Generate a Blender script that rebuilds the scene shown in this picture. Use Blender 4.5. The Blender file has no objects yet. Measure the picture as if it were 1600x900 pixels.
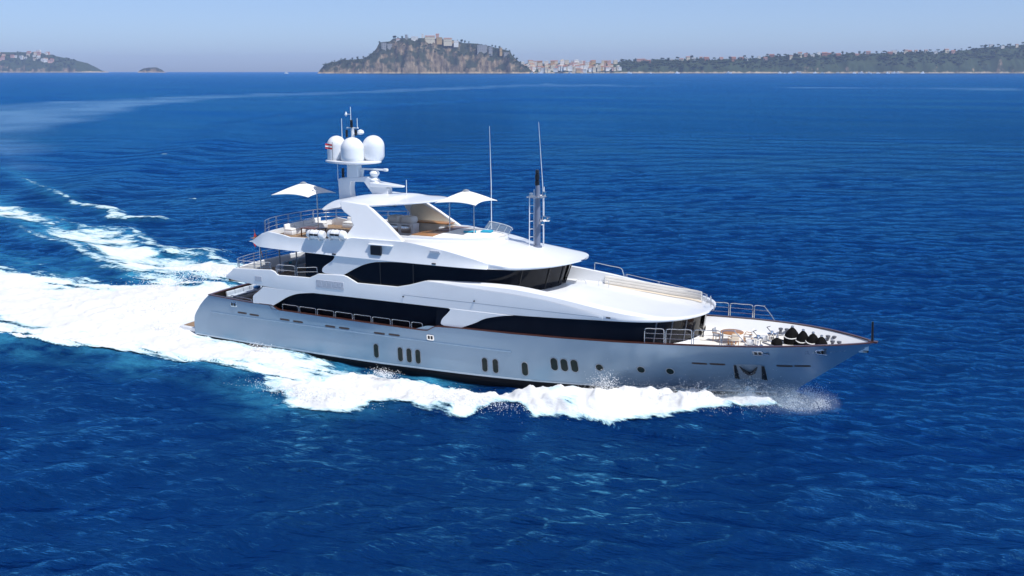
import bpy, bmesh, math, random
import numpy as np
from mathutils import Vector, Matrix

random.seed(7)
RNG = np.random.default_rng(11)
scene = bpy.context.scene
COL = scene.collection
R = math.radians

# ------------------------------------------------------------------ camera
YAW = R(26.6)                       # the yacht lies along +x, seen from its starboard side
CAM = np.array([66.7, -71.55, 22.8])
FWD = np.array([-math.sin(YAW), math.cos(YAW), 0.0])
RGT = np.array([math.cos(YAW), math.sin(YAW), 0.0])
F_PX, HORIZON = 1640.0, 110.3       # for a 1600 px wide frame
PITCH = math.atan((450 - HORIZON) / F_PX)
cam_data = bpy.data.cameras.new('camera')
cam_data.sensor_width = 36.0
cam_data.lens = 36.0 * F_PX / 1600.0
cam_data.clip_start, cam_data.clip_end = 0.5, 60000.0
cam = bpy.data.objects.new('camera', cam_data)
COL.objects.link(cam)
cam.location = CAM
look = Vector((FWD[0] * math.cos(PITCH), FWD[1] * math.cos(PITCH), -math.sin(PITCH)))
cam.rotation_euler = look.to_track_quat('-Z', 'Y').to_euler()
scene.camera = cam

# ------------------------------------------------------------------ sky and sun
SUN_EL = R(60.0)
SUN_AZ = np.array([0.951, -0.309])   # just off the starboard bow
SUN_AZ = SUN_AZ / np.linalg.norm(SUN_AZ)
world = bpy.data.worlds.new('World')
scene.world = world
world.use_nodes = True
wn = world.node_tree
wn.nodes.clear()
sky = wn.nodes.new('ShaderNodeTexSky')
sky.sky_type = 'NISHITA'
sky.sun_disc = False
sky.sun_elevation = SUN_EL
sky.sun_rotation = math.atan2(SUN_AZ[0], SUN_AZ[1])
sky.altitude = 0
sky.air_density = 0.42
sky.dust_density = 1.0
sky.ozone_density = 2.5
bg = wn.nodes.new('ShaderNodeBackground')
bg.inputs['Strength'].default_value = 0.148
wo = wn.nodes.new('ShaderNodeOutputWorld')
wn.links.new(sky.outputs[0], bg.inputs['Color'])
wn.links.new(bg.outputs[0], wo.inputs['Surface'])
sun_data = bpy.data.lights.new('sun', 'SUN')
sun_data.energy = 4.0
sun_data.angle = R(0.5)
sun_data.color = (1.0, 0.965, 0.91)
sun = bpy.data.objects.new('sun', sun_data)
COL.objects.link(sun)
sd = Vector((SUN_AZ[0] * math.cos(SUN_EL), SUN_AZ[1] * math.cos(SUN_EL), math.sin(SUN_EL)))
sun.rotation_euler = sd.to_track_quat('Z', 'Y').to_euler()
sun.location = (60, -60, 120)
scene.view_settings.view_transform = 'Standard'
scene.view_settings.look = 'None'
scene.view_settings.gamma = 1.0
scene.view_settings.exposure = 0.2
scene.view_settings.use_curve_mapping = False
scene.cycles.max_bounces = 7
scene.cycles.transparent_max_bounces = 12
scene.cycles.volume_bounces = 3
scene.cycles.use_denoising = True
scene.cycles.sample_clamp_direct = 1.8
scene.cycles.sample_clamp_indirect = 1.8

# ------------------------------------------------------------------ object helpers
def tag(o, label=None, cat=None, group=None, kind=None):
    if label: o['label'] = label
    if cat: o['category'] = cat
    if group: o['group'] = group
    if kind: o['kind'] = kind
    return o

def empty(name, loc=(0, 0, 0), rz=0.0):
    o = bpy.data.objects.new(name, None)
    o.empty_display_size = 0.3
    COL.objects.link(o)
    o.location = loc
    o.rotation_euler = (0, 0, rz)
    return o

def world_origin(o):
    p = Vector((0, 0, 0))
    while o is not None:
        p += Vector(o.location)
        o = o.parent
    return p

def copy_tree(o, parent=None):
    c = o.copy()
    COL.objects.link(c)
    if parent is not None: c.parent = parent
    for ch in list(o.children):
        copy_tree(ch, c)
    return c

class MB:
    """collects shapes, then links them as one mesh object"""
    def __init__(s):
        s.v, s.f, s.mi = [], [], []
    def add(s, verts, faces, mi=0):
        b = len(s.v)
        s.v.extend([tuple(map(float, p)) for p in verts])
        s.f.extend([tuple(int(i) + b for i in f) for f in faces])
        s.mi.extend([mi] * len(faces))
        return s
    def box(s, c, size, rz=0.0, ry=0.0, mi=0):
        hx, hy, hz = size[0] / 2, size[1] / 2, size[2] / 2
        M = Matrix.Translation(c) @ Matrix.Rotation(rz, 4, 'Z') @ Matrix.Rotation(ry, 4, 'Y')
        vs = [M @ Vector((x, y, z)) for x in (-hx, hx) for y in (-hy, hy) for z in (-hz, hz)]
        return s.add(vs, [(0, 1, 3, 2), (4, 6, 7, 5), (0, 4, 5, 1), (2, 3, 7, 6), (0, 2, 6, 4), (1, 5, 7, 3)], mi)
    def rbox(s, c, size, r=0.06, rz=0.0, ry=0.0, mi=0, seg=2):
        bm = bmesh.new()
        bmesh.ops.create_cube(bm, size=1.0)
        bmesh.ops.scale(bm, vec=size, verts=bm.verts)
        bmesh.ops.bevel(bm, geom=list(bm.edges), offset=min(r, 0.45 * min(size)), segments=seg, affect='EDGES', profile=0.5)
        M = Matrix.Translation(c) @ Matrix.Rotation(rz, 4, 'Z') @ Matrix.Rotation(ry, 4, 'Y')
        vs = [M @ v.co for v in bm.verts]
        bm.verts.index_update()
        fs = [[v.index for v in f.verts] for f in bm.faces]
        bm.free()
        return s.add(vs, fs, mi)
    def tube(s, pts, r, n=6, mi=0, caps=True):
        P = [Vector(p) for p in pts]
        rs = r if isinstance(r, (list, tuple)) else [r] * len(P)
        rings = []
        up = Vector((0, 0, 1))
        for i, p in enumerate(P):
            d = (P[min(i + 1, len(P) - 1)] - P[max(i - 1, 0)])
            d = d.normalized() if d.length > 1e-9 else Vector((0, 0, 1))
            a = d.cross(up)
            if a.length < 0.1: a = d.cross(Vector((1, 0, 0)))
            a.normalize()
            b = d.cross(a).normalized()
            rings.append([p + a * math.cos(2 * math.pi * k / n) * rs[i] + b * math.sin(2 * math.pi * k / n) * rs[i] for k in range(n)])
        vs = [q for ring in rings for q in ring]
        fs = []
        for i in range(len(P) - 1):
            for k in range(n):
                fs.append((i * n + k, i * n + (k + 1) % n, (i + 1) * n + (k + 1) % n, (i + 1) * n + k))
        if caps:
            fs.append(tuple(range(n))[::-1])
            fs.append(tuple((len(P) - 1) * n + k for k in range(n)))
        return s.add(vs, fs, mi)
    def lathe(s, prof, c=(0, 0, 0), n=24, mi=0, sx=1.0, sy=1.0):
        vs, fs = [], []
        for (r, z) in prof:
            for k in range(n):
                a = 2 * math.pi * k / n
                vs.append((c[0] + r * math.cos(a) * sx, c[1] + r * math.sin(a) * sy, c[2] + z))
        for i in range(len(prof) - 1):
            for k in range(n):
                fs.append((i * n + k, i * n + (k + 1) % n, (i + 1) * n + (k + 1) % n, (i + 1) * n + k))
        fs.append(tuple(range(n))[::-1])
        fs.append(tuple((len(prof) - 1) * n + k for k in range(n)))
        return s.add(vs, fs, mi)
    def grid(s, A, mi=0, closed=False):
        A = np.asarray(A, float)
        n, m = A.shape[:2]
        fs = []
        for i in range(n - 1):
            for j in range(m - 1 + (1 if closed else 0)):
                j2 = (j + 1) % m
                fs.append((i * m + j, (i + 1) * m + j, (i + 1) * m + j2, i * m + j2))
        return s.add(A.reshape(-1, 3), fs, mi)
    def slab(s, A, B, mi=0):
        """closed solid between two grids of the same shape"""
        A = np.asarray(A, float); B = np.asarray(B, float)
        n, m = A.shape[:2]
        N = n * m
        fs = []
        for i in range(n - 1):
            for j in range(m - 1):
                fs.append((i * m + j, (i + 1) * m + j, (i + 1) * m + j + 1, i * m + j + 1))
                fs.append((N + i * m + j, N + i * m + j + 1, N + (i + 1) * m + j + 1, N + (i + 1) * m + j))
        for i in range(n - 1):
            for j in (0, m - 1):
                q = (i * m + j, (i + 1) * m + j, N + (i + 1) * m + j, N + i * m + j)
                fs.append(q if j else q[::-1])
        for j in range(m - 1):
            for i in (0, n - 1):
                q = (i * m + j, i * m + j + 1, N + i * m + j + 1, N + i * m + j)
                fs.append(q)
        return s.add(np.concatenate([A.reshape(-1, 3), B.reshape(-1, 3)]), fs, mi)
    def prism(s, poly, vec, mi=0):
        n = len(poly)
        P = [Vector(p) for p in poly]
        V = Vector(vec)
        fs = [tuple(range(n)), tuple(range(2 * n - 1, n - 1, -1))]
        for k in range(n):
            fs.append((k, k + n, (k + 1) % n + n, (k + 1) % n))
        return s.add(P + [p + V for p in P], fs, mi)
    def mirror(s):
        """adds the port twin of everything collected so far"""
        b = len(s.v)
        s.v.extend([(x, -y, z) for x, y, z in s.v[:b]])
        nf = len(s.f)
        s.f.extend([tuple(i + b for i in reversed(f)) for f in s.f[:nf]])
        s.mi.extend(s.mi[:nf])
        return s
    def build(s, name, mats, parent=None, smooth=True, bevel=0.0, recalc=True, angle=35):
        me = bpy.data.meshes.new(name)
        o0 = world_origin(parent) if parent is not None else Vector((0, 0, 0))
        me.from_pydata([(x - o0.x, y - o0.y, z - o0.z) for x, y, z in s.v], [], s.f)
        if not isinstance(mats, (list, tuple)): mats = [mats]
        for m in mats: me.materials.append(m)
        if len(mats) > 1:
            me.polygons.foreach_set('material_index', s.mi)
        if recalc:
            bm = bmesh.new(); bm.from_mesh(me)
            bmesh.ops.recalc_face_normals(bm, faces=bm.faces)
            bm.to_mesh(me); bm.free()
        if smooth:
            me.polygons.foreach_set('use_smooth', [True] * len(me.polygons))
            me.set_sharp_from_angle(angle=R(angle))
        o = bpy.data.objects.new(name, me)
        COL.objects.link(o)
        if parent is not None: o.parent = parent
        if bevel > 0:
            b = o.modifiers.new('bevel', 'BEVEL')
            b.width = bevel; b.segments = 2; b.limit_method = 'ANGLE'; b.angle_limit = R(40)
        return o

# ------------------------------------------------------------------ material helpers
def srgb(r, g, b):
    f = lambda c: c / 12.92 if c <= 0.04045 else ((c + 0.055) / 1.055) ** 2.4
    return (f(r / 255), f(g / 255), f(b / 255), 1)

def new_mat(name):
    m = bpy.data.materials.new(name)
    m.use_nodes = True
    nt = m.node_tree
    return m, nt, nt.nodes['Principled BSDF']

def nd(nt, kind, **kw):
    n = nt.nodes.new(kind)
    for k, v in kw.items():
        if k in n.inputs.keys(): n.inputs[k].default_value = v
        else: setattr(n, k, v)
    return n

def mat(name, color, rough=0.4, metal=0.0, coat=0.0, var=0.06, scale=1.5, bump=0.0, spec=0.5):
    """plain paint, metal or cloth with a slow procedural unevenness"""
    m, nt, p = new_mat(name)
    c = tuple(color)[:3]
    tc = nd(nt, 'ShaderNodeTexCoord')
    nz = nd(nt, 'ShaderNodeTexNoise', Scale=scale, Detail=4.0, Roughness=0.6)
    nt.links.new(tc.outputs['Object'], nz.inputs['Vector'])
    rp = nd(nt, 'ShaderNodeValToRGB')
    rp.color_ramp.elements[0].position, rp.color_ramp.elements[1].position = 0.3, 0.7
    rp.color_ramp.elements[0].color = (*[max(0, x * (1 - var)) for x in c], 1)
    rp.color_ramp.elements[1].color = (*[min(1, x * (1 + var)) for x in c], 1)
    nt.links.new(nz.outputs['Fac'], rp.inputs['Fac'])
    nt.links.new(rp.outputs['Color'], p.inputs['Base Color'])
    p.inputs['Roughness'].default_value = rough
    p.inputs['Metallic'].default_value = metal
    p.inputs['Coat Weight'].default_value = coat
    p.inputs['Coat Roughness'].default_value = 0.08
    p.inputs['Specular IOR Level'].default_value = spec
    if bump > 0:
        b = nd(nt, 'ShaderNodeBump', Strength=bump, Distance=0.02)
        nt.links.new(nz.outputs['Fac'], b.inputs['Height'])
        nt.links.new(b.outputs['Normal'], p.inputs['Normal'])
    return m

def teak_mat(name, color, along='x'):
    m, nt, p = new_mat(name)
    tc = nd(nt, 'ShaderNodeTexCoord')
    sep = nd(nt, 'ShaderNodeSeparateXYZ')
    nt.links.new(tc.outputs['Object'], sep.inputs[0])
    mul = nd(nt, 'ShaderNodeMath', operation='MULTIPLY'); mul.inputs[1].default_value = 9.0
    nt.links.new(sep.outputs['Y' if along == 'x' else 'X'], mul.inputs[0])
    fr = nd(nt, 'ShaderNodeMath', operation='FRACT'); nt.links.new(mul.outputs[0], fr.inputs[0])
    gt = nd(nt, 'ShaderNodeMath', operation='GREATER_THAN'); gt.inputs[1].default_value = 0.1
    nt.links.new(fr.outputs[0], gt.inputs[0])
    nz = nd(nt, 'ShaderNodeTexNoise', Scale=3.0, Detail=5.0)
    nt.links.new(tc.outputs['Object'], nz.inputs['Vector'])
    mx = nd(nt, 'ShaderNodeMix', data_type='RGBA')
    mx.inputs[6].default_value = (*[c * 0.7 for c in color[:3]], 1)
    mx.inputs[7].default_value = (*[min(1, c * 1.2) for c in color[:3]], 1)
    nt.links.new(nz.outputs['Fac'], mx.inputs[0])
    m2 = nd(nt, 'ShaderNodeMix', data_type='RGBA')
    m2.inputs[6].default_value = (0.03, 0.02, 0.015, 1)
    nt.links.new(gt.outputs[0], m2.inputs[0]); nt.links.new(mx.outputs[2], m2.inputs[7])
    nt.links.new(m2.outputs[2], p.inputs['Base Color'])
    p.inputs['Roughness'].default_value = 0.55
    return m

M = {}
M['white'] = mat('white gelcoat', (0.765, 0.79, 0.825), 0.28, coat=0.5, var=0.025, scale=0.5)
M['white_matt'] = mat('white cloth', (0.78, 0.78, 0.77), 0.8, var=0.04, scale=3.0, bump=0.2)
M['deck_white'] = mat('pale deck paint', (0.78, 0.76, 0.72), 0.6, var=0.05, scale=1.2)
M['cream'] = mat('cream panel', (0.66, 0.58, 0.47), 0.5, var=0.06)
M['grey'] = mat('grey paint', (0.30, 0.32, 0.36), 0.35, var=0.05)
M['plate'] = mat('pale grey plate', (0.45, 0.48, 0.55), 0.4, var=0.12, scale=9.0)
M['mast_grey'] = mat('blue grey mast paint', (0.15, 0.18, 0.26), 0.3, var=0.05)
M['dark_grey'] = mat('dark grey paint', (0.10, 0.11, 0.14), 0.35, var=0.05)
M['black'] = mat('black cloth', (0.003, 0.003, 0.0035), 0.85, var=0.2, scale=6.0, bump=0.3, spec=0.15)
M['black_paint'] = mat('black paint', (0.012, 0.012, 0.015), 0.3, var=0.1)
M['steel'] = mat('polished steel', (0.72, 0.72, 0.72), 0.22, metal=0.9, var=0.03)
M['chrome'] = mat('chrome', (0.9, 0.9, 0.9), 0.12, metal=1.0, var=0.02)
M['cap'] = mat('varnished cap rail', (0.075, 0.024, 0.014), 0.3, coat=0.6, var=0.25, scale=4.0)
M['teak'] = teak_mat('teak deck', (0.30, 0.20, 0.12))
M['wood'] = mat('varnished teak', (0.36, 0.17, 0.06), 0.35, coat=0.4, var=0.25, scale=5.0)
M['dark_wood'] = mat('dark wood', (0.13, 0.045, 0.018), 0.4, coat=0.3, var=0.3, scale=4.0)
M['turquoise'] = mat('turquoise towel', (0.01, 0.30, 0.48), 0.9, var=0.15, scale=8.0, bump=0.3)
M['blue_cloth'] = mat('blue cushion', (0.05, 0.18, 0.42), 0.9, var=0.2, scale=8.0)
M['pale_blue'] = mat('grey blue cushion', (0.45, 0.52, 0.62), 0.8, var=0.15, scale=3.0)
M['red'] = mat('red flag cloth', (0.45, 0.03, 0.035), 0.8, var=0.15, scale=6.0)
M['antifoul'] = mat('dark bottom paint', (0.004, 0.005, 0.009), 0.6, var=0.2, spec=0.15)
M['stripe'] = mat('pale waterline paint', (0.50, 0.58, 0.66), 0.3, var=0.05)
M['bronze'] = mat('brown louvre', (0.05, 0.03, 0.028), 0.4, var=0.2)

def hull_paint():
    m, nt, p = new_mat('silver blue hull paint')
    p.inputs['Base Color'].default_value = (0.25, 0.36, 0.48, 1)
    p.inputs['Metallic'].default_value = 0.35
    p.inputs['Roughness'].default_value = 0.27
    p.inputs['Coat Weight'].default_value = 0.35
    p.inputs['Coat Roughness'].default_value = 0.12
    tc = nd(nt, 'ShaderNodeTexCoord')
    mp = nd(nt, 'ShaderNodeMapping'); mp.inputs['Scale'].default_value = (0.35, 0.35, 1.2)
    nt.links.new(tc.outputs['Object'], mp.inputs['Vector'])
    nz = nd(nt, 'ShaderNodeTexNoise', Scale=0.9, Detail=3.0)
    nt.links.new(mp.outputs[0], nz.inputs['Vector'])
    b = nd(nt, 'ShaderNodeBump', Strength=0.10, Distance=0.10)       # the plating is not perfectly fair
    nt.links.new(nz.outputs['Fac'], b.inputs['Height'])
    nt.links.new(b.outputs['Normal'], p.inputs['Normal'])
    nt.links.new(b.outputs['Normal'], p.inputs['Coat Normal'])
    return m
M['hull'] = hull_paint()

def glass(name, tint=(0.004, 0.005, 0.008), rough=0.04):
    m, nt, p = new_mat(name)
    tc = nd(nt, 'ShaderNodeTexCoord')
    nz = nd(nt, 'ShaderNodeTexNoise', Scale=0.6, Detail=1.0)
    nt.links.new(tc.outputs['Object'], nz.inputs['Vector'])
    mx = nd(nt, 'ShaderNodeMix', data_type='RGBA')
    mx.inputs[6].default_value = (*tint, 1)
    mx.inputs[7].default_value = (*[c * 2.2 for c in tint], 1)
    nt.links.new(nz.outputs['Fac'], mx.inputs[0])
    nt.links.new(mx.outputs[2], p.inputs['Base Color'])
    p.inputs['Roughness'].default_value = rough
    p.inputs['IOR'].default_value = 1.4
    p.inputs['Specular IOR Level'].default_value = 0.3
    return m
M['glass'] = glass('black tinted glass')
M['port'] = glass('dark green port glass', (0.008, 0.016, 0.016))

# ------------------------------------------------------------------ numeric helpers
def pchip(xs, ys):
    xs = np.asarray(xs, float); ys = np.asarray(ys, float)
    h = np.diff(xs); d = np.diff(ys) / h
    m = np.zeros_like(xs)
    m[0], m[-1] = d[0], d[-1]
    for i in range(1, len(xs) - 1):
        if d[i - 1] * d[i] > 0:
            w1, w2 = 2 * h[i] + h[i - 1], h[i] + 2 * h[i - 1]
            m[i] = (w1 + w2) / (w1 / d[i - 1] + w2 / d[i])
    def f(x):
        x = np.clip(np.asarray(x, float), xs[0], xs[-1])
        i = np.clip(np.searchsorted(xs, x, side='right') - 1, 0, len(xs) - 2)
        t = (x - xs[i]) / h[i]
        return ((1 + 2 * t) * (1 - t) ** 2 * ys[i] + t * (1 - t) ** 2 * h[i] * m[i]
                + t * t * (3 - 2 * t) * ys[i + 1] + t * t * (t - 1) * h[i] * m[i + 1])
    return f

def sstep(a, b, x):
    t = np.clip((x - a) / (b - a), 0, 1)
    return t * t * (3 - 2 * t)

def hash2(ix, iy, seed):
    h = (ix.astype(np.int64) * 374761393 + iy.astype(np.int64) * 668265263 + seed * 1442695041) & 0xFFFFFFFF
    h = ((h ^ (h >> 13)) * 1274126177) & 0xFFFFFFFF
    h = (h ^ (h >> 16)) & 0xFFFFFF
    return h / float(0xFFFFFF)

def vnoise(x, y, seed=0):
    ix, iy = np.floor(x), np.floor(y)
    fx, fy = x - ix, y - iy
    fx = fx * fx * fx * (fx * (fx * 6 - 15) + 10); fy = fy * fy * fy * (fy * (fy * 6 - 15) + 10)
    ix = ix.astype(np.int64); iy = iy.astype(np.int64)
    a, b = hash2(ix, iy, seed), hash2(ix + 1, iy, seed)
    c, d = hash2(ix, iy + 1, seed), hash2(ix + 1, iy + 1, seed)
    return (a + (b - a) * fx + (c - a) * fy + (a - b - c + d) * fx * fy) * 2 - 1

def fbm(x, y, oct=4, seed=0):
    s, a, t = 0.0, 1.0, 0.0
    for k in range(oct):
        s = s + a * vnoise(x, y, seed + k * 17); t += a
        x, y = x * 2.03 + 11.7, y * 2.03 - 5.1
        a *= 0.5
    return s / t

def poly_sd(px, py, poly):
    """signed distance to a closed polygon, positive inside"""
    P = np.asarray(poly, float)
    d2 = np.full(px.shape, 1e18)
    inside = np.zeros(px.shape, bool)
    n = len(P)
    for i in range(n):
        ax, ay = P[i]; bx, by = P[(i + 1) % n]
        ex, ey = bx - ax, by - ay
        wx, wy = px - ax, py - ay
        t = np.clip((wx * ex + wy * ey) / (ex * ex + ey * ey + 1e-12), 0, 1)
        dx, dy = wx - t * ex, wy - t * ey
        d2 = np.minimum(d2, dx * dx + dy * dy)
        c = (ay > py) != (by > py)
        with np.errstate(divide='ignore', invalid='ignore'):
            xi = ax + (py - ay) * ex / (ey if abs(ey) > 1e-12 else 1e-12)
        inside ^= c & (px < xi)
    return np.sqrt(d2) * np.where(inside, 1, -1)

def line_d(px, py, pts):
    """distance to an open polyline and the position along it (0..1)"""
    P = np.asarray(pts, float)
    seg = np.hypot(*np.diff(P, axis=0).T); cum = np.concatenate([[0], np.cumsum(seg)])
    best = np.full(px.shape, 1e18); along = np.zeros(px.shape)
    for i in range(len(P) - 1):
        ax, ay = P[i]; ex, ey = P[i + 1] - P[i]
        t = np.clip(((px - ax) * ex + (py - ay) * ey) / (ex * ex + ey * ey), 0, 1)
        d = np.hypot(px - ax - t * ex, py - ay - t * ey)
        k = d < best
        best = np.where(k, d, best); along = np.where(k, (cum[i] + t * seg[i]) / cum[-1], along)
    return best, along

# ------------------------------------------------------------------ hull form (metres; x forward from the stern, z up from the water)
#HULL-BEGIN
sheer_half = pchip([3, 4, 10, 18, 25, 33, 40, 44, 48.2, 50.5, 52.7, 55, 56.8, 57.6, 58],
                   [4.35, 4.5, 4.98, 5.17, 5.25, 5.24, 5.19, 5.02, 4.57, 4.1, 3.42, 2.3, 1.12, 0.45, 0.0])
wl_half = pchip([1.9, 10, 20, 28, 33, 37, 41, 45, 48.5, 51.8], [4.25, 4.7, 4.98, 4.95, 4.72, 4.15, 3.25, 2.05, 1.0, 0.0])
sheer_z = lambda x: np.interp(x, [3.3, 4.1, 9.06, 11.3, 11.95, 20.7, 25.9, 26.35, 27.0, 29.2, 33.5, 37.5, 41.4, 46.8, 52.9, 54.7, 58],
                              [4.0, 3.96, 3.86, 3.88, 3.56, 3.47, 3.44, 3.48, 3.86, 3.96, 4.03, 4.15, 4.32, 4.61, 4.90, 4.97, 5.02])
sheer_smooth = pchip([3.3, 12, 27, 41.4, 46.8, 52.9, 58], [4.0, 3.86, 3.9, 4.32, 4.61, 4.90, 5.02])
stem_x = lambda z: np.interp(z, [-1.5, 0, 1.59, 5.02], [50.3, 51.8, 53.64, 58.0])
stern_x = pchip([-1.5, 0.6, 1.7, 2.9, 3.4, 4.0], [2.35, 2.0, 2.12, 2.9, 3.38, 4.1])

def hull_half(x, z):
    """half breadth of the hull at station x and height z"""
    xa, xs = stern_x(z), stem_x(z)
    u = np.clip((x - xa) / (xs - xa), 0, 1)
    xt = 4.1 + (58 - 4.1) * u
    xw = 1.9 + (51.8 - 1.9) * u
    zs = sheer_smooth(xt)
    e = 1.1 + 0.75 * sstep(28, 50, xt)
    g = np.clip(z / zs, 0, 1.1) ** e
    w = wl_half(xw)
    y = w + (sheer_half(xt) - w) * g
    return np.where(z < 0, y * (1 + 0.12 * z), y)
#HULL-END

# ------------------------------------------------------------------ sea
def ring_rows():
    hf = CAM[2] * F_PX * 0.64
    rows = [1.0, 6.0, 14.0, 22.0, 30.0, 36.0, 41.0]
    dy = hf / 44.0
    while dy > 60: rows.append(hf / dy); dy -= 0.8
    while dy > 6: rows.append(hf / dy); dy -= 1.0
    while dy > 1.0: rows.append(hf / dy); dy -= 0.5
    rows.append(18000.0)
    return np.array(rows)
ROWS = ring_rows()
def ring_cols():
    a = list(np.arange(-31, 31.001, 0.075))
    b = 31.0; st = 0.15
    ext = []
    while b < 180 - 6:
        b += st; st = min(6.0, st * 1.35); ext.append(b)
    return np.radians(np.array([-e for e in reversed(ext)] + a + ext))
COLS = ring_cols()
rr, th = np.meshgrid(ROWS, COLS, indexing='ij')
SX = CAM[0] + rr * (FWD[0] * np.cos(th) + RGT[0] * np.sin(th))
SY = CAM[1] + rr * (FWD[1] * np.cos(th) + RGT[1] * np.sin(th))
dr = np.gradient(ROWS)[:, None] * np.ones_like(th)
dth = np.gradient(COLS)[None, :] * rr
spacing = np.maximum(np.minimum(dr, 400), dth)

# wave field: a sum of many sharpened travelling waves, short wind chop over a low swell
SZ = np.zeros_like(SX)
DXY = [np.zeros_like(SX), np.zeros_like(SX)]
wind = math.atan2(-0.75, 0.55)
for k in range(64):
    lam = 1.0 * (20.0 / 1.0) ** (k / 63.0) * RNG.uniform(0.9, 1.1)
    ang = wind + RNG.normal(0, 0.55)
    kk = 2 * math.pi / lam
    slope = 0.040 if lam < 4 else (0.028 if lam < 7 else 0.015)
    amp = slope * RNG.uniform(0.5, 1.5) / kk
    ph = (SX * math.cos(ang) + SY * math.sin(ang)) * kk + RNG.uniform(0, 6.283)
    att = 1 - sstep(0.22, 0.5, spacing / lam)
    if not att.any(): continue
    SZ += att * amp * np.cos(ph)
    s = -0.9 * amp * att * np.sin(ph)
    DXY[0] += s * math.cos(ang); DXY[1] += s * math.sin(ang)
gust = 0.75 + 0.45 * fbm(SX / 38.0, SY / 38.0, 3, 5)          # calmer and rougher patches
SZ *= gust

# the wake: breaking bow wave, stern wash, the far arm of the V and the old curved track
BOW_FOAM = [(52.9, -1.6), (51.0, -3.0), (48.7, -4.7), (45.9, -7.2), (42.5, -8.9), (39, -9.9), (38, -11.0), (36.6, -10.0), (34.7, -10.2),
            (33.6, -12.5), (31.5, -12.5), (28, -13.4), (25.6, -15.6), (20.6, -16.4), (17.5, -15.0), (13.8, -12.9), (9.9, -12.7),
            (5.6, -14.0), (1.0, -13.2), (-2.6, -12.4), (-8, -13.6), (-14, -13.2), (-25, -14.2), (-60, -19), (-140, -30),
            (-140, 46), (-72, 22), (-49, 16), (-44, 16.8), (-36, 12.6), (-26, 9.6), (-22, 12.5), (-21, 17), (-17, 18), (-10, 12), (-2, 7),
            (3, 4.5), (3.2, -2.0), (11.6, -2.6), (16.0, -3.6), (20.0, -5.6), (23.5, -6.6), (26.5, -6.3), (31.6, -6.3), (34, -6.4),
            (36.5, -5.6), (38.2, -4.4), (39.6, -3.0), (44.5, -1.6), (48.5, -0.6), (51.5, -0.5)]
ARM_FOAM = [(-134, 72.5), (-106, 60.5), (-90, 50.5), (-83, 48), (-68, 41), (-57, 36), (-54, 37.5), (-50, 38), (-40, 31.5), (-35, 28), (-29, 26.5),
            (-27, 28.5), (-19, 23), (-8, 17), (4, 13), (12, 9), (8, 6), (-6, 10), (-12, 13), (-17, 15.3), (-24, 14.2), (-29, 16), (-37, 19.2), (-47, 25), (-55, 26.8), (-70, 35),
            (-77, 37.3), (-88, 39.5), (-134, 56)]
CREST = [(-155, 100), (-120, 79.4), (-97, 65.3), (-89, 61.4), (-80, 57.7), (-70, 53), (-63, 48), (-59.5, 47.4), (-55, 48.5)]
OLD_CREST = [(-97, 71), (-144, 139), (-169, 185.5), (-248, 293), (-268, 339), (-293, 397), (-334, 505), (-340, 700)]
SLICK = [(-150, 100), (-229, 165), (-330, 271), (-459, 429), (-560, 631), (-560, 806), (-600, 1301), (-400, 1420), (42, 1500), (42, 1330),
         (-385, 1420), (-724, 1634), (-640, 914), (-640, 704), (-600, 513), (-560, 392), (-400, 250)]

near = (rr < 420) & (np.abs(th) < R(60))
def on_near(fn, fill=0.0):
    out = np.full(SX.shape, fill)
    out[near] = fn(SX[near], SY[near])
    return out
nA = fbm(SX / 3.2, SY / 2.2, 4, 3)
nB = fbm(SX / 9.0, SY / 4.0, 4, 29)
nC = fbm(SX / 0.9, SY / 0.6, 3, 51)
sd1 = on_near(lambda x, y: poly_sd(x, y, BOW_FOAM), -99.0)
sd2 = on_near(lambda x, y: poly_sd(x, y, ARM_FOAM), -99.0)
dc, al = np.full(SX.shape, 99.0), np.zeros(SX.shape)
dc[near], al[near] = line_d(SX[near], SY[near], CREST)
aft = sstep(10, -60, SX)                                       # the wash spreads and thins away from the stern
wid = 1.3 + 3.4 * sstep(24, 14, SX) * sstep(-6, 4, SX) * (SY < -3) + 2.0 * sstep(0, -40, SX) + 6.0 * sstep(6, 14, SY)
f1 = np.clip((sd1 + 0.7 + 0.8 * sstep(26, 33, SX) * sstep(52, 47, SX) + nA * (1.0 + 0.6 * aft) + nB * (0.6 + 2.6 * aft)) / wid, 0, 1) ** 0.8
f1 *= 1.06 - 0.42 * np.clip(nB * 1.6, 0, 1) * sstep(4, -25, SX) - 0.36 * sstep(-18, -60, SX) * sstep(-10, 4, SY) - 0.5 * np.clip(nA * 1.7, 0, 1) * sstep(6.5, 2.0, sd1) * sstep(44, 36, SX)
nS = fbm(SX / 12.0 + SY * 0.02, SY / 0.9, 4, 63)
f1 -= np.clip(nS * 1.5 + 0.12, 0, 0.75) * sstep(-2, -12, SX) * np.maximum(sstep(7.5, 1.5, sd1), sstep(-38, -62, SX) * sstep(-6, 8, SY))
f1 -= np.clip(nS * 1.6, 0, 0.45) * sstep(24, 16, SX) * sstep(6.0, 2.0, sd1) * (SY < -8)
f1 = np.clip(f1, 0, 1.1)
quiet = sstep(2.5, 0.5, np.hypot((SX - 30) / 6.0, (SY + 9.2) / 1.1))
f1 *= 1 - 0.3 * quiet * sstep(0.0, 0.5, nA)
f2 = sstep(-2.6, 4.0, sd2 + nA * 1.2 + nB * 2.2) * (0.66 + 0.55 * nB + 0.30 * sstep(-60, -20, SX))
edge2 = np.exp(-((sd2 + nA * 0.8) / 1.2) ** 2) * sstep(-140, -30, SX) * 0.66
f3 = sstep(1.1, 0.0, dc / (0.6 + 2.6 * al) + nA * 0.6) * (0.42 + 0.33 * al)
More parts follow.
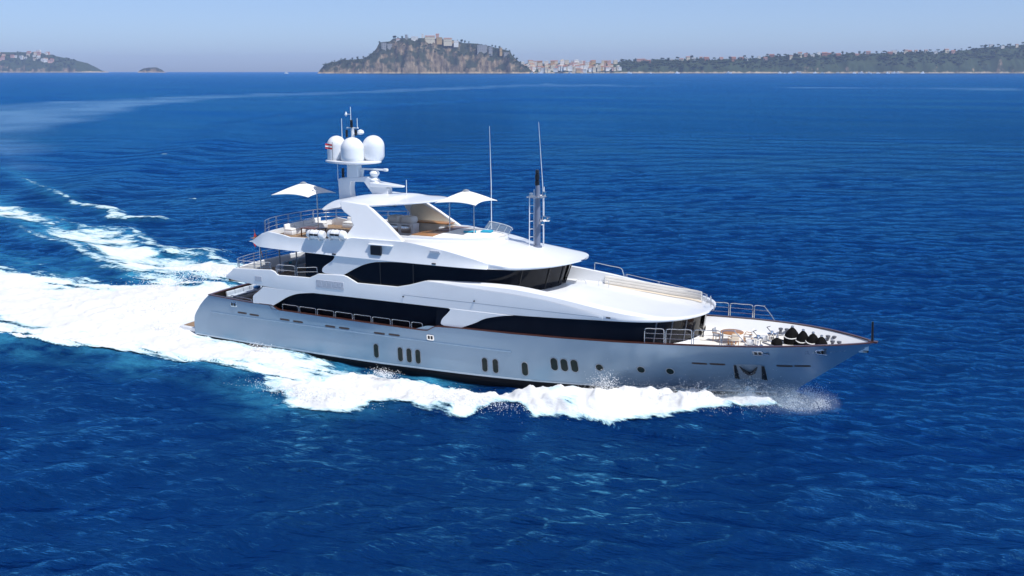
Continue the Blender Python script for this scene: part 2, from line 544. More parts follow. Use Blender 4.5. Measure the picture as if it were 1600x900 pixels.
gapz = sstep(-9, 0, np.maximum(sd1, sd2)) * sstep(-75, -25, SX) * (SY > 5) * (0.42 + 0.55 * fbm(SX / 7.0, SY / 1.6, 3, 77))
foam = np.clip(np.maximum.reduce([f1, f2, gapz, edge2 * (sd2 > -3), f3]), 0, 1.1)
caps = [(-144, 141, 3.5), (-238, 280, 3.5), (-250, 297, 5), (-282, 362, 5), (-70, 72, 1.8), (-58, 66, 1.6), (90, 60, 0.8)]
for cx, cy, cr in caps:
    q = np.hypot((SX - cx) / cr, (SY - cy) / (cr * 0.55)) + nA * 0.5
    foam = np.maximum(foam, 0.62 * sstep(1.1, 0.2, q))
aer = np.clip(sstep(-4.0, 1.0, sd1 + nB * 1.5) * 0.55 * sstep(34, 20, SX) + sstep(-3.0, 2.5, sd2 + nB * 2.5) * 1.0 + 0.4 * sstep(4, 0, dc), 0, 1)
beside = sstep(-8.8, -6.3, SY) * sstep(6, 14, SX) * sstep(33, 27, SX) * (SY < -3)
aer = np.maximum(aer, 0.75 * beside)
slick = np.zeros(SX.shape)
far_in = (rr > 120) & (rr < 2600) & (np.abs(th) < R(60))
ss = poly_sd(SX[far_in], SY[far_in], SLICK)
slick[far_in] = sstep(-10, 12, ss + 14 * fbm(SX[far_in] / 60, SY[far_in] / 60, 3, 8)) * (0.62 + 0.75 * fbm(SX[far_in] / 45, SY[far_in] / 45, 5, 9)) * (1 - 0.45 * sstep(600, 1500, rr[far_in]))
slick = np.clip(slick, 0, 1)
# heights of the wake
d_out, a_out = line_d(SX, SY, [(51.5, -2.4), (46, -6.2), (39, -8.8), (33, -11.2), (25, -13.4), (15, -12.6), (0, -12.4), (-20, -13.0), (-60, -18), (-140, -30)])
SZ += 0.85 * np.exp(-(d_out / 1.6) ** 2) * (0.75 + 0.5 * nB) * (1 - 0.45 * sstep(0.05, 0.5, a_out))
SZ -= 0.55 * np.exp(-((SY + 5.9) / 1.5) ** 2) * sstep(13, 19, SX) * sstep(43, 38, SX)
d_in, a_in = line_d(SX, SY, [(52.2, -1.2), (48, -3.2), (44, -5.2), (40, -7.2), (35.5, -9.4), (30, -10.5)])
SZ += 1.05 * np.exp(-(d_in / 1.9) ** 2) * (0.8 + 0.5 * nA) * sstep(1.0, 0.6, a_in) * sstep(0.02, 0.42, a_in)
SZ -= 0.30 * np.exp(-((d_out - 5.0) / 3.4) ** 2) * sstep(0.0, 0.06, a_out) * (SY < -10)
SZ += 0.95 * np.exp(-(((SX + 9) / 9) ** 2 + ((SY - 1) / 6.5) ** 2))
SZ += 1.2 * np.exp(-(((SX + 7) / 7) ** 2 + ((SY - 9) / 4.5) ** 2)) * (1 + 0.5 * nB)
SZ += 0.55 * np.exp(-(dc / 1.8) ** 2) * al
do_, ao_ = line_d(SX, SY, OLD_CREST)
SZ += 0.6 * np.exp(-(do_ / 7.0) ** 2) - 0.5 * np.exp(-((do_ - 16) / 9.0) ** 2)
SZ += on_near(lambda x, y: 0.6 * np.exp(-((poly_sd(x, y, ARM_FOAM) - 0.3) / 2.4) ** 2)) * sstep(-120, -40, SX)
churn = np.clip(foam, 0, 1) * np.clip(spacing * 0 + 1, 0, 1)
SZ += churn * ((0.16 + 0.16 * np.exp(-(d_in / 2.5) ** 2)) * nC + (0.16 + 0.2 * sstep(18, 30, SX)) * nA) * sstep(1.2, 0.3, spacing)

n_r, n_c = SX.shape
idx = np.arange(n_r * n_c).reshape(n_r, n_c)
nxt = np.roll(idx, -1, axis=1)
quads = np.stack([idx[:-1], nxt[:-1], nxt[1:], idx[1:]], -1).reshape(-1, 4)
coords = np.stack([SX + DXY[0] * gust, SY + DXY[1] * gust, SZ], -1).reshape(-1, 3)

def raw_mesh(name, verts, faces, mats, attrs=(), extra_tri=None):
    me = bpy.data.meshes.new(name)
    nv, nf = len(verts), len(faces)
    w = faces.shape[1]
    me.vertices.add(nv); me.vertices.foreach_set('co', verts.astype(np.float32).ravel())
    me.loops.add(nf * w); me.loops.foreach_set('vertex_index', faces.astype(np.int32).ravel())
    me.polygons.add(nf)
    me.polygons.foreach_set('loop_start', np.arange(0, nf * w, w, dtype=np.int32))
    me.polygons.foreach_set('loop_total', np.full(nf, w, dtype=np.int32))
    me.update(calc_edges=True)
    me.polygons.foreach_set('use_smooth', [True] * nf)
    for an, av in attrs:
        at = me.attributes.new(an, 'FLOAT', 'POINT')
        at.data.foreach_set('value', av.astype(np.float32).ravel())
    for m_ in mats: me.materials.append(m_)
    o = bpy.data.objects.new(name, me)
    COL.objects.link(o)
    return o

def water_mat():
    m, nt, p = new_mat('deep blue sea water')
    tc = nd(nt, 'ShaderNodeTexCoord')
    geo = nd(nt, 'ShaderNodeNewGeometry')
    a = nd(nt, 'ShaderNodeAttribute', attribute_name='aer')
    s = nd(nt, 'ShaderNodeAttribute', attribute_name='slick')
    big = nd(nt, 'ShaderNodeTexNoise', Scale=0.02, Detail=4.0, Roughness=0.6)
    nt.links.new(geo.outputs['Position'], big.inputs['Vector'])
    c1 = nd(nt, 'ShaderNodeMix', data_type='RGBA')
    c1.inputs[6].default_value = (0.0009, 0.012, 0.062, 1)
    c1.inputs[7].default_value = (0.0014, 0.025, 0.118, 1)
    nt.links.new(big.outputs['Fac'], c1.inputs[0])
    # bubbles churned into the water turn it turquoise
    an = nd(nt, 'ShaderNodeTexNoise', Scale=0.55, Detail=6.0, Roughness=0.65)
    mpa = nd(nt, 'ShaderNodeMapping'); mpa.inputs['Scale'].default_value = (0.5, 1.0, 1.0)
    nt.links.new(geo.outputs['Position'], mpa.inputs['Vector']); nt.links.new(mpa.outputs[0], an.inputs['Vector'])
    mr = nd(nt, 'ShaderNodeMapRange'); mr.inputs[1].default_value = 0.35; mr.inputs[2].default_value = 0.72
    nt.links.new(an.outputs['Fac'], mr.inputs[0])
    am = nd(nt, 'ShaderNodeMath', operation='MULTIPLY')
    nt.links.new(a.outputs['Fac'], am.inputs[0]); nt.links.new(mr.outputs[0], am.inputs[1])
    c2 = nd(nt, 'ShaderNodeMix', data_type='RGBA')
    c2.inputs[7].default_value = (0.06, 0.38, 0.60, 1)
    nt.links.new(am.outputs[0], c2.inputs[0]); nt.links.new(c1.outputs[2], c2.inputs[6])
    c3 = nd(nt, 'ShaderNodeMix', data_type='RGBA')
    c3.inputs[7].default_value = (0.06, 0.17, 0.36, 1)
    sm = nd(nt, 'ShaderNodeMath', operation='MULTIPLY'); sm.inputs[1].default_value = 0.95
    nt.links.new(s.outputs['Fac'], sm.inputs[0])
    nt.links.new(sm.outputs[0], c3.inputs[0]); nt.links.new(c2.outputs[2], c3.inputs[6])
    nt.nodes.remove(p)
    dif = nd(nt, 'ShaderNodeBsdfDiffuse')
    glo = nd(nt, 'ShaderNodeBsdfGlossy', Roughness=0.09)
    # reflection colour is painted blue, paler in random gust patches and along the old wake
    mpg = nd(nt, 'ShaderNodeMapping'); mpg.inputs['Rotation'].default_value = (0, 0, R(27)); mpg.inputs['Scale'].default_value = (0.35, 1.2, 1.0)
    nt.links.new(geo.outputs['Position'], mpg.inputs['Vector'])
    gn = nd(nt, 'ShaderNodeTexNoise', Scale=0.012, Detail=7.0, Roughness=0.68); nt.links.new(mpg.outputs[0], gn.inputs['Vector'])
    gm = nd(nt, 'ShaderNodeMapRange'); gm.inputs[1].default_value = 0.33; gm.inputs[2].default_value = 0.68; nt.links.new(gn.outputs['Fac'], gm.inputs[0])
    g1 = nd(nt, 'ShaderNodeMix', data_type='RGBA'); g1.inputs[6].default_value = (0.07, 0.48, 1.0, 1); g1.inputs[7].default_value = (0.19, 0.69, 1.0, 1)
    nt.links.new(gm.outputs[0], g1.inputs[0])
    g2 = nd(nt, 'ShaderNodeMix', data_type='RGBA'); g2.inputs[7].default_value = (0.62, 0.86, 1.0, 1)
    nt.links.new(sm.outputs[0], g2.inputs[0]); nt.links.new(g1.outputs[2], g2.inputs[6]); nt.links.new(g2.outputs[2], glo.inputs['Color'])
    ch = nd(nt, 'ShaderNodeAttribute', attribute_name='chop')
    cr_ = nd(nt, 'ShaderNodeMath', operation='MULTIPLY_ADD'); cr_.inputs[1].default_value = 0.09; cr_.inputs[2].default_value = 0.09
    nt.links.new(ch.outputs['Fac'], cr_.inputs[0]); nt.links.new(cr_.outputs[0], glo.inputs['Roughness'])
    fre = nd(nt, 'ShaderNodeFresnel', IOR=1.64)
    mixs = nd(nt, 'ShaderNodeMixShader')
    nt.links.new(c3.outputs[2], dif.inputs['Color'])
    nt.links.new(fre.outputs[0], mixs.inputs[0]); nt.links.new(dif.outputs[0], mixs.inputs[1]); nt.links.new(glo.outputs[0], mixs.inputs[2])
    nt.links.new(mixs.outputs[0], nt.nodes['Material Output'].inputs['Surface'])
    # ripples too small for the mesh, longer across the wind
    prev = None
    for sc, st, di in ((0.014, 0.6, 5.0), (0.06, 0.7, 2.0), (0.30, 0.9, 0.85), (0.95, 1.0, 0.42), (3.2, 0.8, 0.10)):
        mp = nd(nt, 'ShaderNodeMapping')
        mp.inputs['Rotation'].default_value = (0, 0, R(27))
        mp.inputs['Scale'].default_value = (0.5, 1.25, 1.0)
        nt.links.new(geo.outputs['Position'], mp.inputs['Vector'])
        nz = nd(nt, 'ShaderNodeTexNoise', Scale=sc, Detail=5.0, Roughness=0.55, Distortion=0.3)
        nt.links.new(mp.outputs[0], nz.inputs['Vector'])
        b = nd(nt, 'ShaderNodeBump', Strength=st, Distance=di)
        nt.links.new(nz.outputs['Fac'], b.inputs['Height'])
        if prev is not None: nt.links.new(prev.outputs['Normal'], b.inputs['Normal'])
        prev = b
    for t_ in (dif, glo, fre): nt.links.new(prev.outputs['Normal'], t_.inputs['Normal'])
    return m

sea = raw_mesh('sea', coords, quads, [water_mat()], (('aer', aer), ('slick', slick), ('chop', sstep(120, 1400, rr))))
tag(sea, 'deep blue rippled sea', kind='structure')

def foam_mat():
    m, nt, p = new_mat('white foam')
    p.inputs['Base Color'].default_value = (0.86, 0.87, 0.88, 1)
    p.inputs['Roughness'].default_value = 0.9
    p.inputs['Specular IOR Level'].default_value = 0.15
    geo = nd(nt, 'ShaderNodeNewGeometry')
    a = nd(nt, 'ShaderNodeAttribute', attribute_name='cover')
    mp = nd(nt, 'ShaderNodeMapping'); mp.inputs['Scale'].default_value = (0.30, 1.15, 0.6)
    nt.links.new(geo.outputs['Position'], mp.inputs['Vector'])
    n1 = nd(nt, 'ShaderNodeTexNoise', Scale=1.1, Detail=8.0, Roughness=0.68, Distortion=0.6)
    nt.links.new(mp.outputs[0], n1.inputs['Vector'])
    n2 = nd(nt, 'ShaderNodeTexVoronoi', Scale=1.6, feature='DISTANCE_TO_EDGE')
    nt.links.new(mp.outputs[0], n2.inputs['Vector'])
    n3 = nd(nt, 'ShaderNodeTexNoise', Scale=3.6, Detail=6.0, Roughness=0.7, Distortion=0.4)
    nt.links.new(mp.outputs[0], n3.inputs['Vector'])
    av = nd(nt, 'ShaderNodeMath', operation='MULTIPLY_ADD'); av.inputs[1].default_value = 0.62
    nt.links.new(n1.outputs['Fac'], av.inputs[0])
    a3 = nd(nt, 'ShaderNodeMath', operation='MULTIPLY'); a3.inputs[1].default_value = 0.38
    nt.links.new(n3.outputs['Fac'], a3.inputs[0]); nt.links.new(a3.outputs[0], av.inputs[2])
    # thin foam breaks into lace and flecks, thick foam closes up
    k = nd(nt, 'ShaderNodeMath', operation='MULTIPLY_ADD'); k.inputs[1].default_value = 0.62; k.inputs[2].default_value = 0.16
    nt.links.new(a.outputs['Fac'], k.inputs[0])
    sub = nd(nt, 'ShaderNodeMath', operation='SUBTRACT')
    nt.links.new(k.outputs[0], sub.inputs[0]); nt.links.new(av.outputs[0], sub.inputs[1])
    mr = nd(nt, 'ShaderNodeMapRange'); mr.inputs[1].default_value = -0.03; mr.inputs[2].default_value = 0.09
    nt.links.new(sub.outputs[0], mr.inputs[0])
    nt.links.new(mr.outputs[0], p.inputs['Alpha'])
    cr = nd(nt, 'ShaderNodeMix', data_type='RGBA')
    cr.inputs[6].default_value = (0.36, 0.66, 0.80, 1); cr.inputs[7].default_value = (0.665, 0.68, 0.70, 1)
    m2 = nd(nt, 'ShaderNodeMapRange'); m2.inputs[1].default_value = 0.0; m2.inputs[2].default_value = 0.2
    nt.links.new(sub.outputs[0], m2.inputs[0]); nt.links.new(m2.outputs[0], cr.inputs[0])
    nt.links.new(cr.outputs[2], p.inputs['Base Color'])
    b = nd(nt, 'ShaderNodeBump', Strength=0.85, Distance=0.15)
    nt.links.new(av.outputs[0], b.inputs['Height'])
    nt.links.new(b.outputs['Normal'], p.inputs['Normal'])
    return m
FOAM = foam_mat()
lift = 0.03 + np.clip(foam, 0, 1) * (0.10 + 0.16 * np.abs(nC) * sstep(0.9, 0.3, spacing))
fc = coords.copy(); fc[:, 2] += lift.ravel()
keep = (foam.ravel()[quads] > 0.02).any(axis=1)
fq = quads[keep]
used, inv = np.unique(fq, return_inverse=True)
wake = raw_mesh('wake_foam', fc[used], inv.reshape(-1, 4), [FOAM], (('cover', foam.ravel()[used]),))
tag(wake, 'white churned foam of the bow wave and wake', 'foam', kind='stuff')

def spray_mat():
    m, nt, p = new_mat('spray')
    p.inputs['Base Color'].default_value = (0.86, 0.89, 0.92, 1)
    p.inputs['Roughness'].default_value = 0.7
    p.inputs['Alpha'].default_value = 0.9
    return m
def spray_cloud(puffs, count):
    """thousands of small drops thrown up in clumps"""
    vs, fs = [], []
    tet = np.array([(1, 1, 1), (1, -1, -1), (-1, 1, -1), (-1, -1, 1)], float)
    w = np.array([p_[6] for p_ in puffs], float); w /= w.sum()
    for _ in range(count):
        i = RNG.choice(len(puffs), p=w)
        cx, cy, cz, rx, ry, rz, _w, s0 = puffs[i]
        q = RNG.normal(0, 0.5, 3)
        x, y, z = cx + rx * q[0], cy + ry * q[1], abs(cz + rz * q[2])
        s = s0 * RNG.uniform(0.3, 1.0) * math.exp(-0.25 * float(q @ q))
        b = len(vs)
        rot = np.array(Matrix.Rotation(RNG.uniform(0, 6.28), 3, Vector(RNG.normal(0, 1, 3)).normalized()))
        for t in tet: vs.append(tuple(np.array((x, y, z)) + rot @ t * s))
        fs += [(b, b + 1, b + 2), (b, b + 3, b + 1), (b, b + 2, b + 3), (b + 1, b + 3, b + 2)]
    mb = MB(); mb.add(vs, fs)
    return mb
bow_puffs = [(52.6, -1.2, 0.5, 2.0, 1.4, 1.2, 3.0, 0.024), (50.4, -2.8, 0.7, 2.0, 1.3, 1.6, 3.5, 0.022), (47.4, -4.6, 0.7, 2.6, 1.5, 1.2, 3.0, 0.024),
             (44.5, -5.4, 0.7, 2.6, 1.4, 0.9, 2.0, 0.024), (41.0, -5.8, 0.9, 1.3, 1.0, 1.2, 2.0, 0.028), (54.6, -0.4, 0.4, 1.0, 0.8, 0.7, 1.2, 0.022), (53.8, 1.2, 0.5, 1.2, 0.8, 0.8, 0.8, 0.022)]
sp = spray_cloud(bow_puffs, 16000).build('bow_spray', spray_mat(), smooth=False, recalc=False)
tag(sp, 'fine white spray drops thrown up at the bow', 'spray', kind='stuff')
st_puffs = [(24.0, -7.8, 0.4, 1.2, 0.5, 0.45, 1.0, 0.03), (11.0, -6.2, 0.4, 1.6, 0.6, 0.5, 1.2, 0.03), (-1.5, -4.8, 0.5, 2.0, 1.0, 0.6, 1.2, 0.03),
            (-12, 9, 0.9, 6, 5, 0.9, 2.0, 0.05), (-14, 15, 0.9, 6, 3, 0.9, 2.0, 0.05), (-6, 0, 1.2, 5, 5, 0.7, 1.5, 0.04), (33, -11.5, 0.8, 5, 1.2, 0.5, 2.0, 0.03), (22, -14.5, 0.6, 5, 1.2, 0.4, 2.0, 0.03)]
sp = spray_cloud(st_puffs, 9000).build('wake_spray', spray_mat(), smooth=False, recalc=False)
tag(sp, 'white drops tossed up along the side and stern wash', 'spray', kind='stuff')

def mist(name, label, balls, dens, seed):
    """a drifting cloud of fine spray: a closed lumpy shell with an uneven volume inside"""
    m = bpy.data.materials.new(name); m.use_nodes = True
    nt = m.node_tree; nt.nodes.clear()
    out = nd(nt, 'ShaderNodeOutputMaterial')
    pv = nd(nt, 'ShaderNodeVolumePrincipled')
    pv.inputs['Color'].default_value = (0.78, 0.92, 1.0, 1)
    pv.inputs['Anisotropy'].default_value = -0.35
    geo = nd(nt, 'ShaderNodeNewGeometry')
    nz = nd(nt, 'ShaderNodeTexNoise', Scale=0.85, Detail=5.0, Roughness=0.6, Distortion=0.5)
    nt.links.new(geo.outputs['Position'], nz.inputs['Vector'])
    total = None
    for (c, r) in balls:                       # soft falloff from the middle of each puff
        mp = nd(nt, 'ShaderNodeMapping', vector_type='TEXTURE')
        mp.inputs['Location'].default_value = c; mp.inputs['Scale'].default_value = r
        nt.links.new(geo.outputs['Position'], mp.inputs['Vector'])
        ln = nd(nt, 'ShaderNodeVectorMath', operation='LENGTH'); nt.links.new(mp.outputs[0], ln.inputs[0])
        mr = nd(nt, 'ShaderNodeMapRange'); mr.inputs[1].default_value = 1.0; mr.inputs[2].default_value = 0.1
        nt.links.new(ln.outputs['Value'], mr.inputs[0])
        if total is None: total = mr.outputs[0]
        else:
            mx = nd(nt, 'ShaderNodeMath', operation='MAXIMUM'); nt.links.new(total, mx.inputs[0]); nt.links.new(mr.outputs[0], mx.inputs[1]); total = mx.outputs[0]
    th = nd(nt, 'ShaderNodeMapRange'); th.inputs[1].default_value = 0.40; th.inputs[2].default_value = 0.72
    nt.links.new(nz.outputs['Fac'], th.inputs[0])
    ml = nd(nt, 'ShaderNodeMath', operation='MULTIPLY'); nt.links.new(total, ml.inputs[0]); nt.links.new(th.outputs[0], ml.inputs[1])
    m2 = nd(nt, 'ShaderNodeMath', operation='MULTIPLY'); m2.inputs[1].default_value = dens; nt.links.new(ml.outputs[0], m2.inputs[0])
    nt.links.new(m2.outputs[0], pv.inputs['Density'])
    nt.links.new(pv.outputs[0], out.inputs['Volume'])
    lo = np.min([np.array(c) - np.array(r) for c, r in balls], axis=0); hi = np.max([np.array(c) + np.array(r) for c, r in balls], axis=0)
    mb = MB(); mb.box(tuple((lo + hi) / 2), tuple(hi - lo))
    return tag(mb.build(name, m, smooth=False), label, 'spray', kind='stuff')
mist('bow_mist', 'pale mist of spray blown off the bow wave', [((52.6, -1.8, 0.6), (3.0, 2.2, 1.5)), ((50.0, -3.1, 0.8), (3.0, 1.5, 1.8)), ((54.4, -0.4, 0.4), (1.9, 1.7, 1.1))], 0.6, 1)
# thin torn sheets of water peeling off both sides of the stem
def bow_sheet(side):
    n, m_ = 90, 26
    s_, t_ = np.meshgrid(np.linspace(0, 1, n), np.linspace(0, 1, m_), indexing='ij')
    x = 53.2 - 12.5 * s_ - 1.0 * t_
    hgt = np.interp(s_, [0, 0.12, 0.28, 0.5, 0.75, 1], [0.4, 1.0, 1.35, 1.05, 0.8, 0.4]); wid_ = np.interp(s_, [0, 0.15, 0.4, 1], [0.5, 1.5, 2.8, 3.4])
    lump = fbm(x * 0.9 + 40, t_ * 3.0 + side, 4, 91)
    y = hull_half(np.minimum(x, 52.9), np.full(x.shape, 0.3)) + 0.05 + wid_ * t_ * (1 + 0.25 * lump)
    z = 0.05 + hgt * (1 + 0.45 * lump) * np.sin(np.pi * np.clip(0.12 + 0.9 * t_, 0, 1)) ** 0.9
    cov = np.clip((0.40 + 0.75 * fbm(x * 1.4, t_ * 4 + 7 * side, 4, 93)) * np.sin(np.pi * np.clip(0.06 + 0.94 * t_, 0, 1)) ** 0.5 * np.interp(s_, [0, 0.1, 0.5, 1], [0.35, 0.75, 0.95, 0.5]) * 1.15, 0, 1)
    i_ = np.arange(n * m_).reshape(n, m_)
    q = np.stack([i_[:-1, :-1], i_[1:, :-1], i_[1:, 1:], i_[:-1, 1:]], -1).reshape(-1, 4)
    o = raw_mesh('bow_foam', np.stack([x, y * side, z], -1).reshape(-1, 3), q, [FOAM], (('cover', cov.ravel()),))
    tag(o, 'torn white sheet of water peeling off the stem', 'foam', kind='stuff')
bow_sheet(-1); bow_sheet(1)

# ------------------------------------------------------------------ the yacht
yacht = empty('motor_yacht', (0, 0, 0))
tag(yacht, 'large white three deck motor yacht with silver blue hull, cutting through the waves', 'yacht')

def hp(x, z, off=0.0):
    """a point on the starboard side of the hull, pushed out by off"""
    y = float(hull_half(x, z))
    if off:
        dx = (float(hull_half(x + 0.05, z)) - float(hull_half(x - 0.05, z))) / 0.1
        dz = (float(hull_half(x, z + 0.05)) - float(hull_half(x, z - 0.05))) / 0.1
        n = np.array([-dx, -1.0, -dz]); n /= np.linalg.norm(n)
        return np.array([x, -y, z]) + n * off
    return np.array([x, -y, z])

def side_patch(mb, fx0, fx1, zs, nx=40, off=0.004, thick=0.03, mi=0):
    """a thin solid that follows the hull side between x functions of z"""
    A, B_ = [], []
    for z in zs:
        xs = np.linspace(fx0(z), fx1(z), nx)
        A.append([hp(x, z, off) for x in xs]); B_.append([hp(x, z, off - thick) for x in xs])
    mb.slab(A, B_, mi)

# hull shell
us = np.concatenate([np.linspace(0, 0.92, 190), 1 - (np.linspace(0.08 ** 0.5, 0, 50)[1:]) ** 2])
zn = np.concatenate([np.linspace(-1.5, 0, 5)[:-1], np.linspace(0, 1, 26) * 1.0])
rows_ = []
for k, zz in enumerate(zn):
    row = []
    for u in us:
        xt = 4.1 + (58 - 4.1) * u
        z = zz if zz < 0 else zz * float(sheer_smooth(xt))
        z = min(z, float(sheer_z(xt)))
        x = float(stern_x(z) + (stem_x(z) - stern_x(z)) * u)
        row.append((x, -float(hull_half(x, z)) if u < 1 else 0.0, z))
    rows_.append(row)
mb = MB(); mb.grid(rows_)
mb.mirror()
# transom: a gently bowed plate between the two sides
tr = []
for row in rows_:
    x0, y0, z0 = row[0]
    tr.append([(x0 - 0.55 * (1 - (t * 2 - 1) ** 2) * (0.4 + 0.12 * max(z0, 0)), y0 * (1 - 2 * t), z0) for t in np.linspace(0, 1, 17)])
mb.grid(tr)
hull = mb.build('hull', M['hull'], yacht, angle=50)

# boot top, waterline stripe and rub rail follow the hull
mb = MB()
wl = lambda x: 0.30 + max(0.0, (x - 22)) * 0.016
A, B_ = [], []
for f in (-0.9, -0.45, -0.01, 0.09, 9.0):
    ra, rb = [], []
    for x in np.linspace(2.2, 50.8, 120):
        z = f if f < 1 else wl(x) - 0.07
        x_ = min(x, float(stem_x(z)) - 0.05)
        ra.append(hp(x_, z, 0.014)); rb.append(hp(x_, z, -0.05))
    A.append(ra); B_.append(rb)
mb.slab(A, B_); mb.mirror(); mb.build('boot_top', M['antifoul'], hull)
mb = MB(); A, B_ = [], []
for d in (-0.05, 0.05):
    A.append([hp(x, wl(x) + d, 0.03) for x in np.linspace(2.2, 51.8, 120)])
    B_.append([hp(x, wl(x) + d, -0.05) for x in np.linspace(2.2, 51.8, 120)])
mb.slab(A, B_); mb.mirror(); mb.build('waterline_stripe', M['stripe'], hull)
mb = MB(); A, B_ = [], []
for d in (-0.055, 0.055):
    A.append([hp(x, 2.52 + 0.07 * (x - 4) / 29 + d, 0.12) for x in np.linspace(4.2, 33.3, 70)])
    B_.append([hp(x, 2.52 + 0.07 * (x - 4) / 29 + d, -0.05) for x in np.linspace(4.2, 33.3, 70)])
mb.slab(A, B_); mb.mirror(); mb.build('rub_rail', M['hull'], hull, bevel=0.015)

# cap rail on the bulwark, all round
def sweep_cap(xs, y_out, y_in, zb, h):
    A = [[(x, -(float(sheer_half(x)) + y_out), float(sheer_z(x)) + zb) for x in xs], [(x, -max(float(sheer_half(x)) - y_in, 0.0), float(sheer_z(x)) + zb) for x in xs]]
    B_ = [[(x, y, z + h) for x, y, z in r] for r in A]
    return A, B_
cx = np.concatenate([np.linspace(4.0, 54, 200), 58 - np.linspace(2.0, 0.0, 30) ** 2 / 1.0 * 1.0])
mb = MB(); A, B_ = sweep_cap(cx, 0.045, 0.20, -0.01, 0.075)
mb.slab(A, B_); mb.mirror()
mb.box((57.85, 0, 5.06), (0.6, 0.34, 0.11))
for s in (1,):
    st = [(4.05 - 0.30 * (1 - (t * 2 - 1) ** 2), -4.52 * (1 - 2 * t), 3.95) for t in np.linspace(0, 1, 15)]
    mb.slab([[(x - 0.05, y, z) for x, y, z in st], [(x + 0.22, y, z) for x, y, z in st]], [[(x - 0.05, y, z + 0.075) for x, y, z in st], [(x + 0.22, y, z + 0.075) for x, y, z in st]])
mb.build('cap_rail', M['cap'], yacht, bevel=0.015)

# inner face of the bulwark
deck_z = lambda x: np.interp(x, [2, 11, 11.5, 28, 29, 43, 57.8], [2.95, 2.95, 2.75, 2.75, 3.3, 3.72, 4.28])
mb = MB()
xs = np.linspace(4.2, 57.6, 150)
deck_edge = lambda x, z: max(float(hull_half(x, z)) - 0.10, 0.0)
A = []
for t in np.linspace(0, 1, 6):
    row = []
    for x in xs:
        z = (float(sheer_z(x)) - 0.005) * (1 - t) + (float(deck_z(x)) - 0.03) * t
        row.append((x, -deck_edge(x, z), z))
    A.append(row)
mb.grid(A); mb.mirror(); mb.build('bulwark_lining', M['white'], yacht, recalc=False)
mb = MB()
st = [[(x, t * (deck_edge(x, float(deck_z(x))) + 0.02), float(deck_z(x)) + 0.06 * (1 - t * t)) for t in np.linspace(-1, 1, 13)] for x in np.linspace(40.5, 57.5, 60)]
mb.grid(st); mb.build('foredeck', M['deck_white'], yacht, recalc=False)
mb = MB()
st = [[(x, t * (deck_edge(x, float(deck_z(x))) + 0.02), float(deck_z(x))) for t in np.linspace(-1, 1, 5)] for x in np.linspace(3.7, 40.4, 80)]
mb.grid(st); mb.build('main_deck', M['teak'], yacht, recalc=False)

# portholes, vents and fairleads let into the side
def ring_on_hull(mb, cx_, cz_, w, h, off, thick, mi=0, n=28, tilt=0.0):
    """a rounded flat solid lying on the hull surface"""
    out, inn = [], []
    for k in range(n):
        a = 2 * math.pi * k / n
        e = 0.42
        px_ = w / 2 * math.copysign(abs(math.cos(a)) ** e, math.cos(a)); pz = h / 2 * math.copysign(abs(math.sin(a)) ** e, math.sin(a))
        if h > 1.5 * w:     # stadium
            px_ = w / 2 * math.cos(a); pz = (h - w) / 2 * (1 if math.sin(a) > 0 else -1) + w / 2 * math.sin(a)
        if abs(h - w) < 1e-6 or h < w * 0.8 and tilt == 9:
            px_ = w / 2 * math.cos(a); pz = h / 2 * math.sin(a)
        out.append(hp(cx_ + px_ + pz * (0 if tilt == 9 else tilt), cz_ + pz, off)); inn.append(hp(cx_ + px_ + pz * (0 if tilt == 9 else tilt), cz_ + pz, off - thick))
    b = [tuple(p) for p in out + inn]
    fs = [tuple(range(n)), tuple(range(2 * n - 1, n - 1, -1))] + [(k, k + n, (k + 1) % n + n, (k + 1) % n) for k in range(n)]
    mb.add(b, fs, mi)
port_spots = [(21.49, 1.26, 0.42, 1.12), (23.72, 1.25, 0.42, 1.12), (24.52, 1.26, 0.42, 1.12), (25.32, 1.26, 0.42, 1.12), (31.10, 1.33, 0.42, 1.08), (31.98, 1.33, 0.42, 1.08),
              (34.34, 1.38, 0.46, 1.04), (36.65, 2.01, 0.50, 0.98), (37.40, 2.02, 0.50, 0.98), (38.16, 2.03, 0.50, 0.98), (39.98, 2.08, 0.5, 0.5), (42.9, 2.15, 0.5, 0.5), (44.87, 2.16, 0.5, 0.5)]
for (x, z, w, h) in port_spots:
    mb = MB(); ring_on_hull(mb, x, z, w + 0.10, h + 0.10, 0.018, 0.08, tilt=0.0)
    fr_ = mb.build('porthole', M['grey'], hull, bevel=0.008)
    mb = MB(); ring_on_hull(mb, x, z, w, h, 0.024, 0.06, tilt=0.0)
    mb.build('pane', M['port'], fr_)
    mb = MB(); ring_on_hull(mb, x, z, w + 0.10, h + 0.10, 0.018, 0.08); mb.v = [(a, -b, c) for a, b, c in mb.v]
    f2_ = mb.build('porthole', M['grey'], hull)
for (x, z) in [(7.93, 2.86), (9.26, 2.83), (12.53, 2.80), (13.90, 2.78), (17.16, 2.76), (18.54, 2.77), (21.9, 2.74), (23.26, 2.77), (46.98, 3.0), (48.15, 3.02), (52.42, 3.08), (53.53, 3.10)]:
    mb = MB(); ring_on_hull(mb, x, z, 1.02, 0.155, 0.012, 0.08)
    mb.build('vent_slot', M['bronze'], hull)
for (x, z, w, h) in [(7.02, 3.5, 0.62, 0.30), (26.54, 2.95, 0.52, 0.34), (50.96, 4.24, 0.55, 0.30), (54.8, 4.40, 0.55, 0.28)]:
    mb = MB(); ring_on_hull(mb, x, z, w + 0.14, h + 0.14, 0.05, 0.12)
    f = mb.build('fairlead', M['chrome'], hull, bevel=0.02)
    mb = MB()
    for dx in (-w * 0.24, w * 0.24): ring_on_hull(mb, x + dx, z, w * 0.36, h * 0.8, 0.056, 0.1)
    mb.build('opening', M['black_paint'], f)
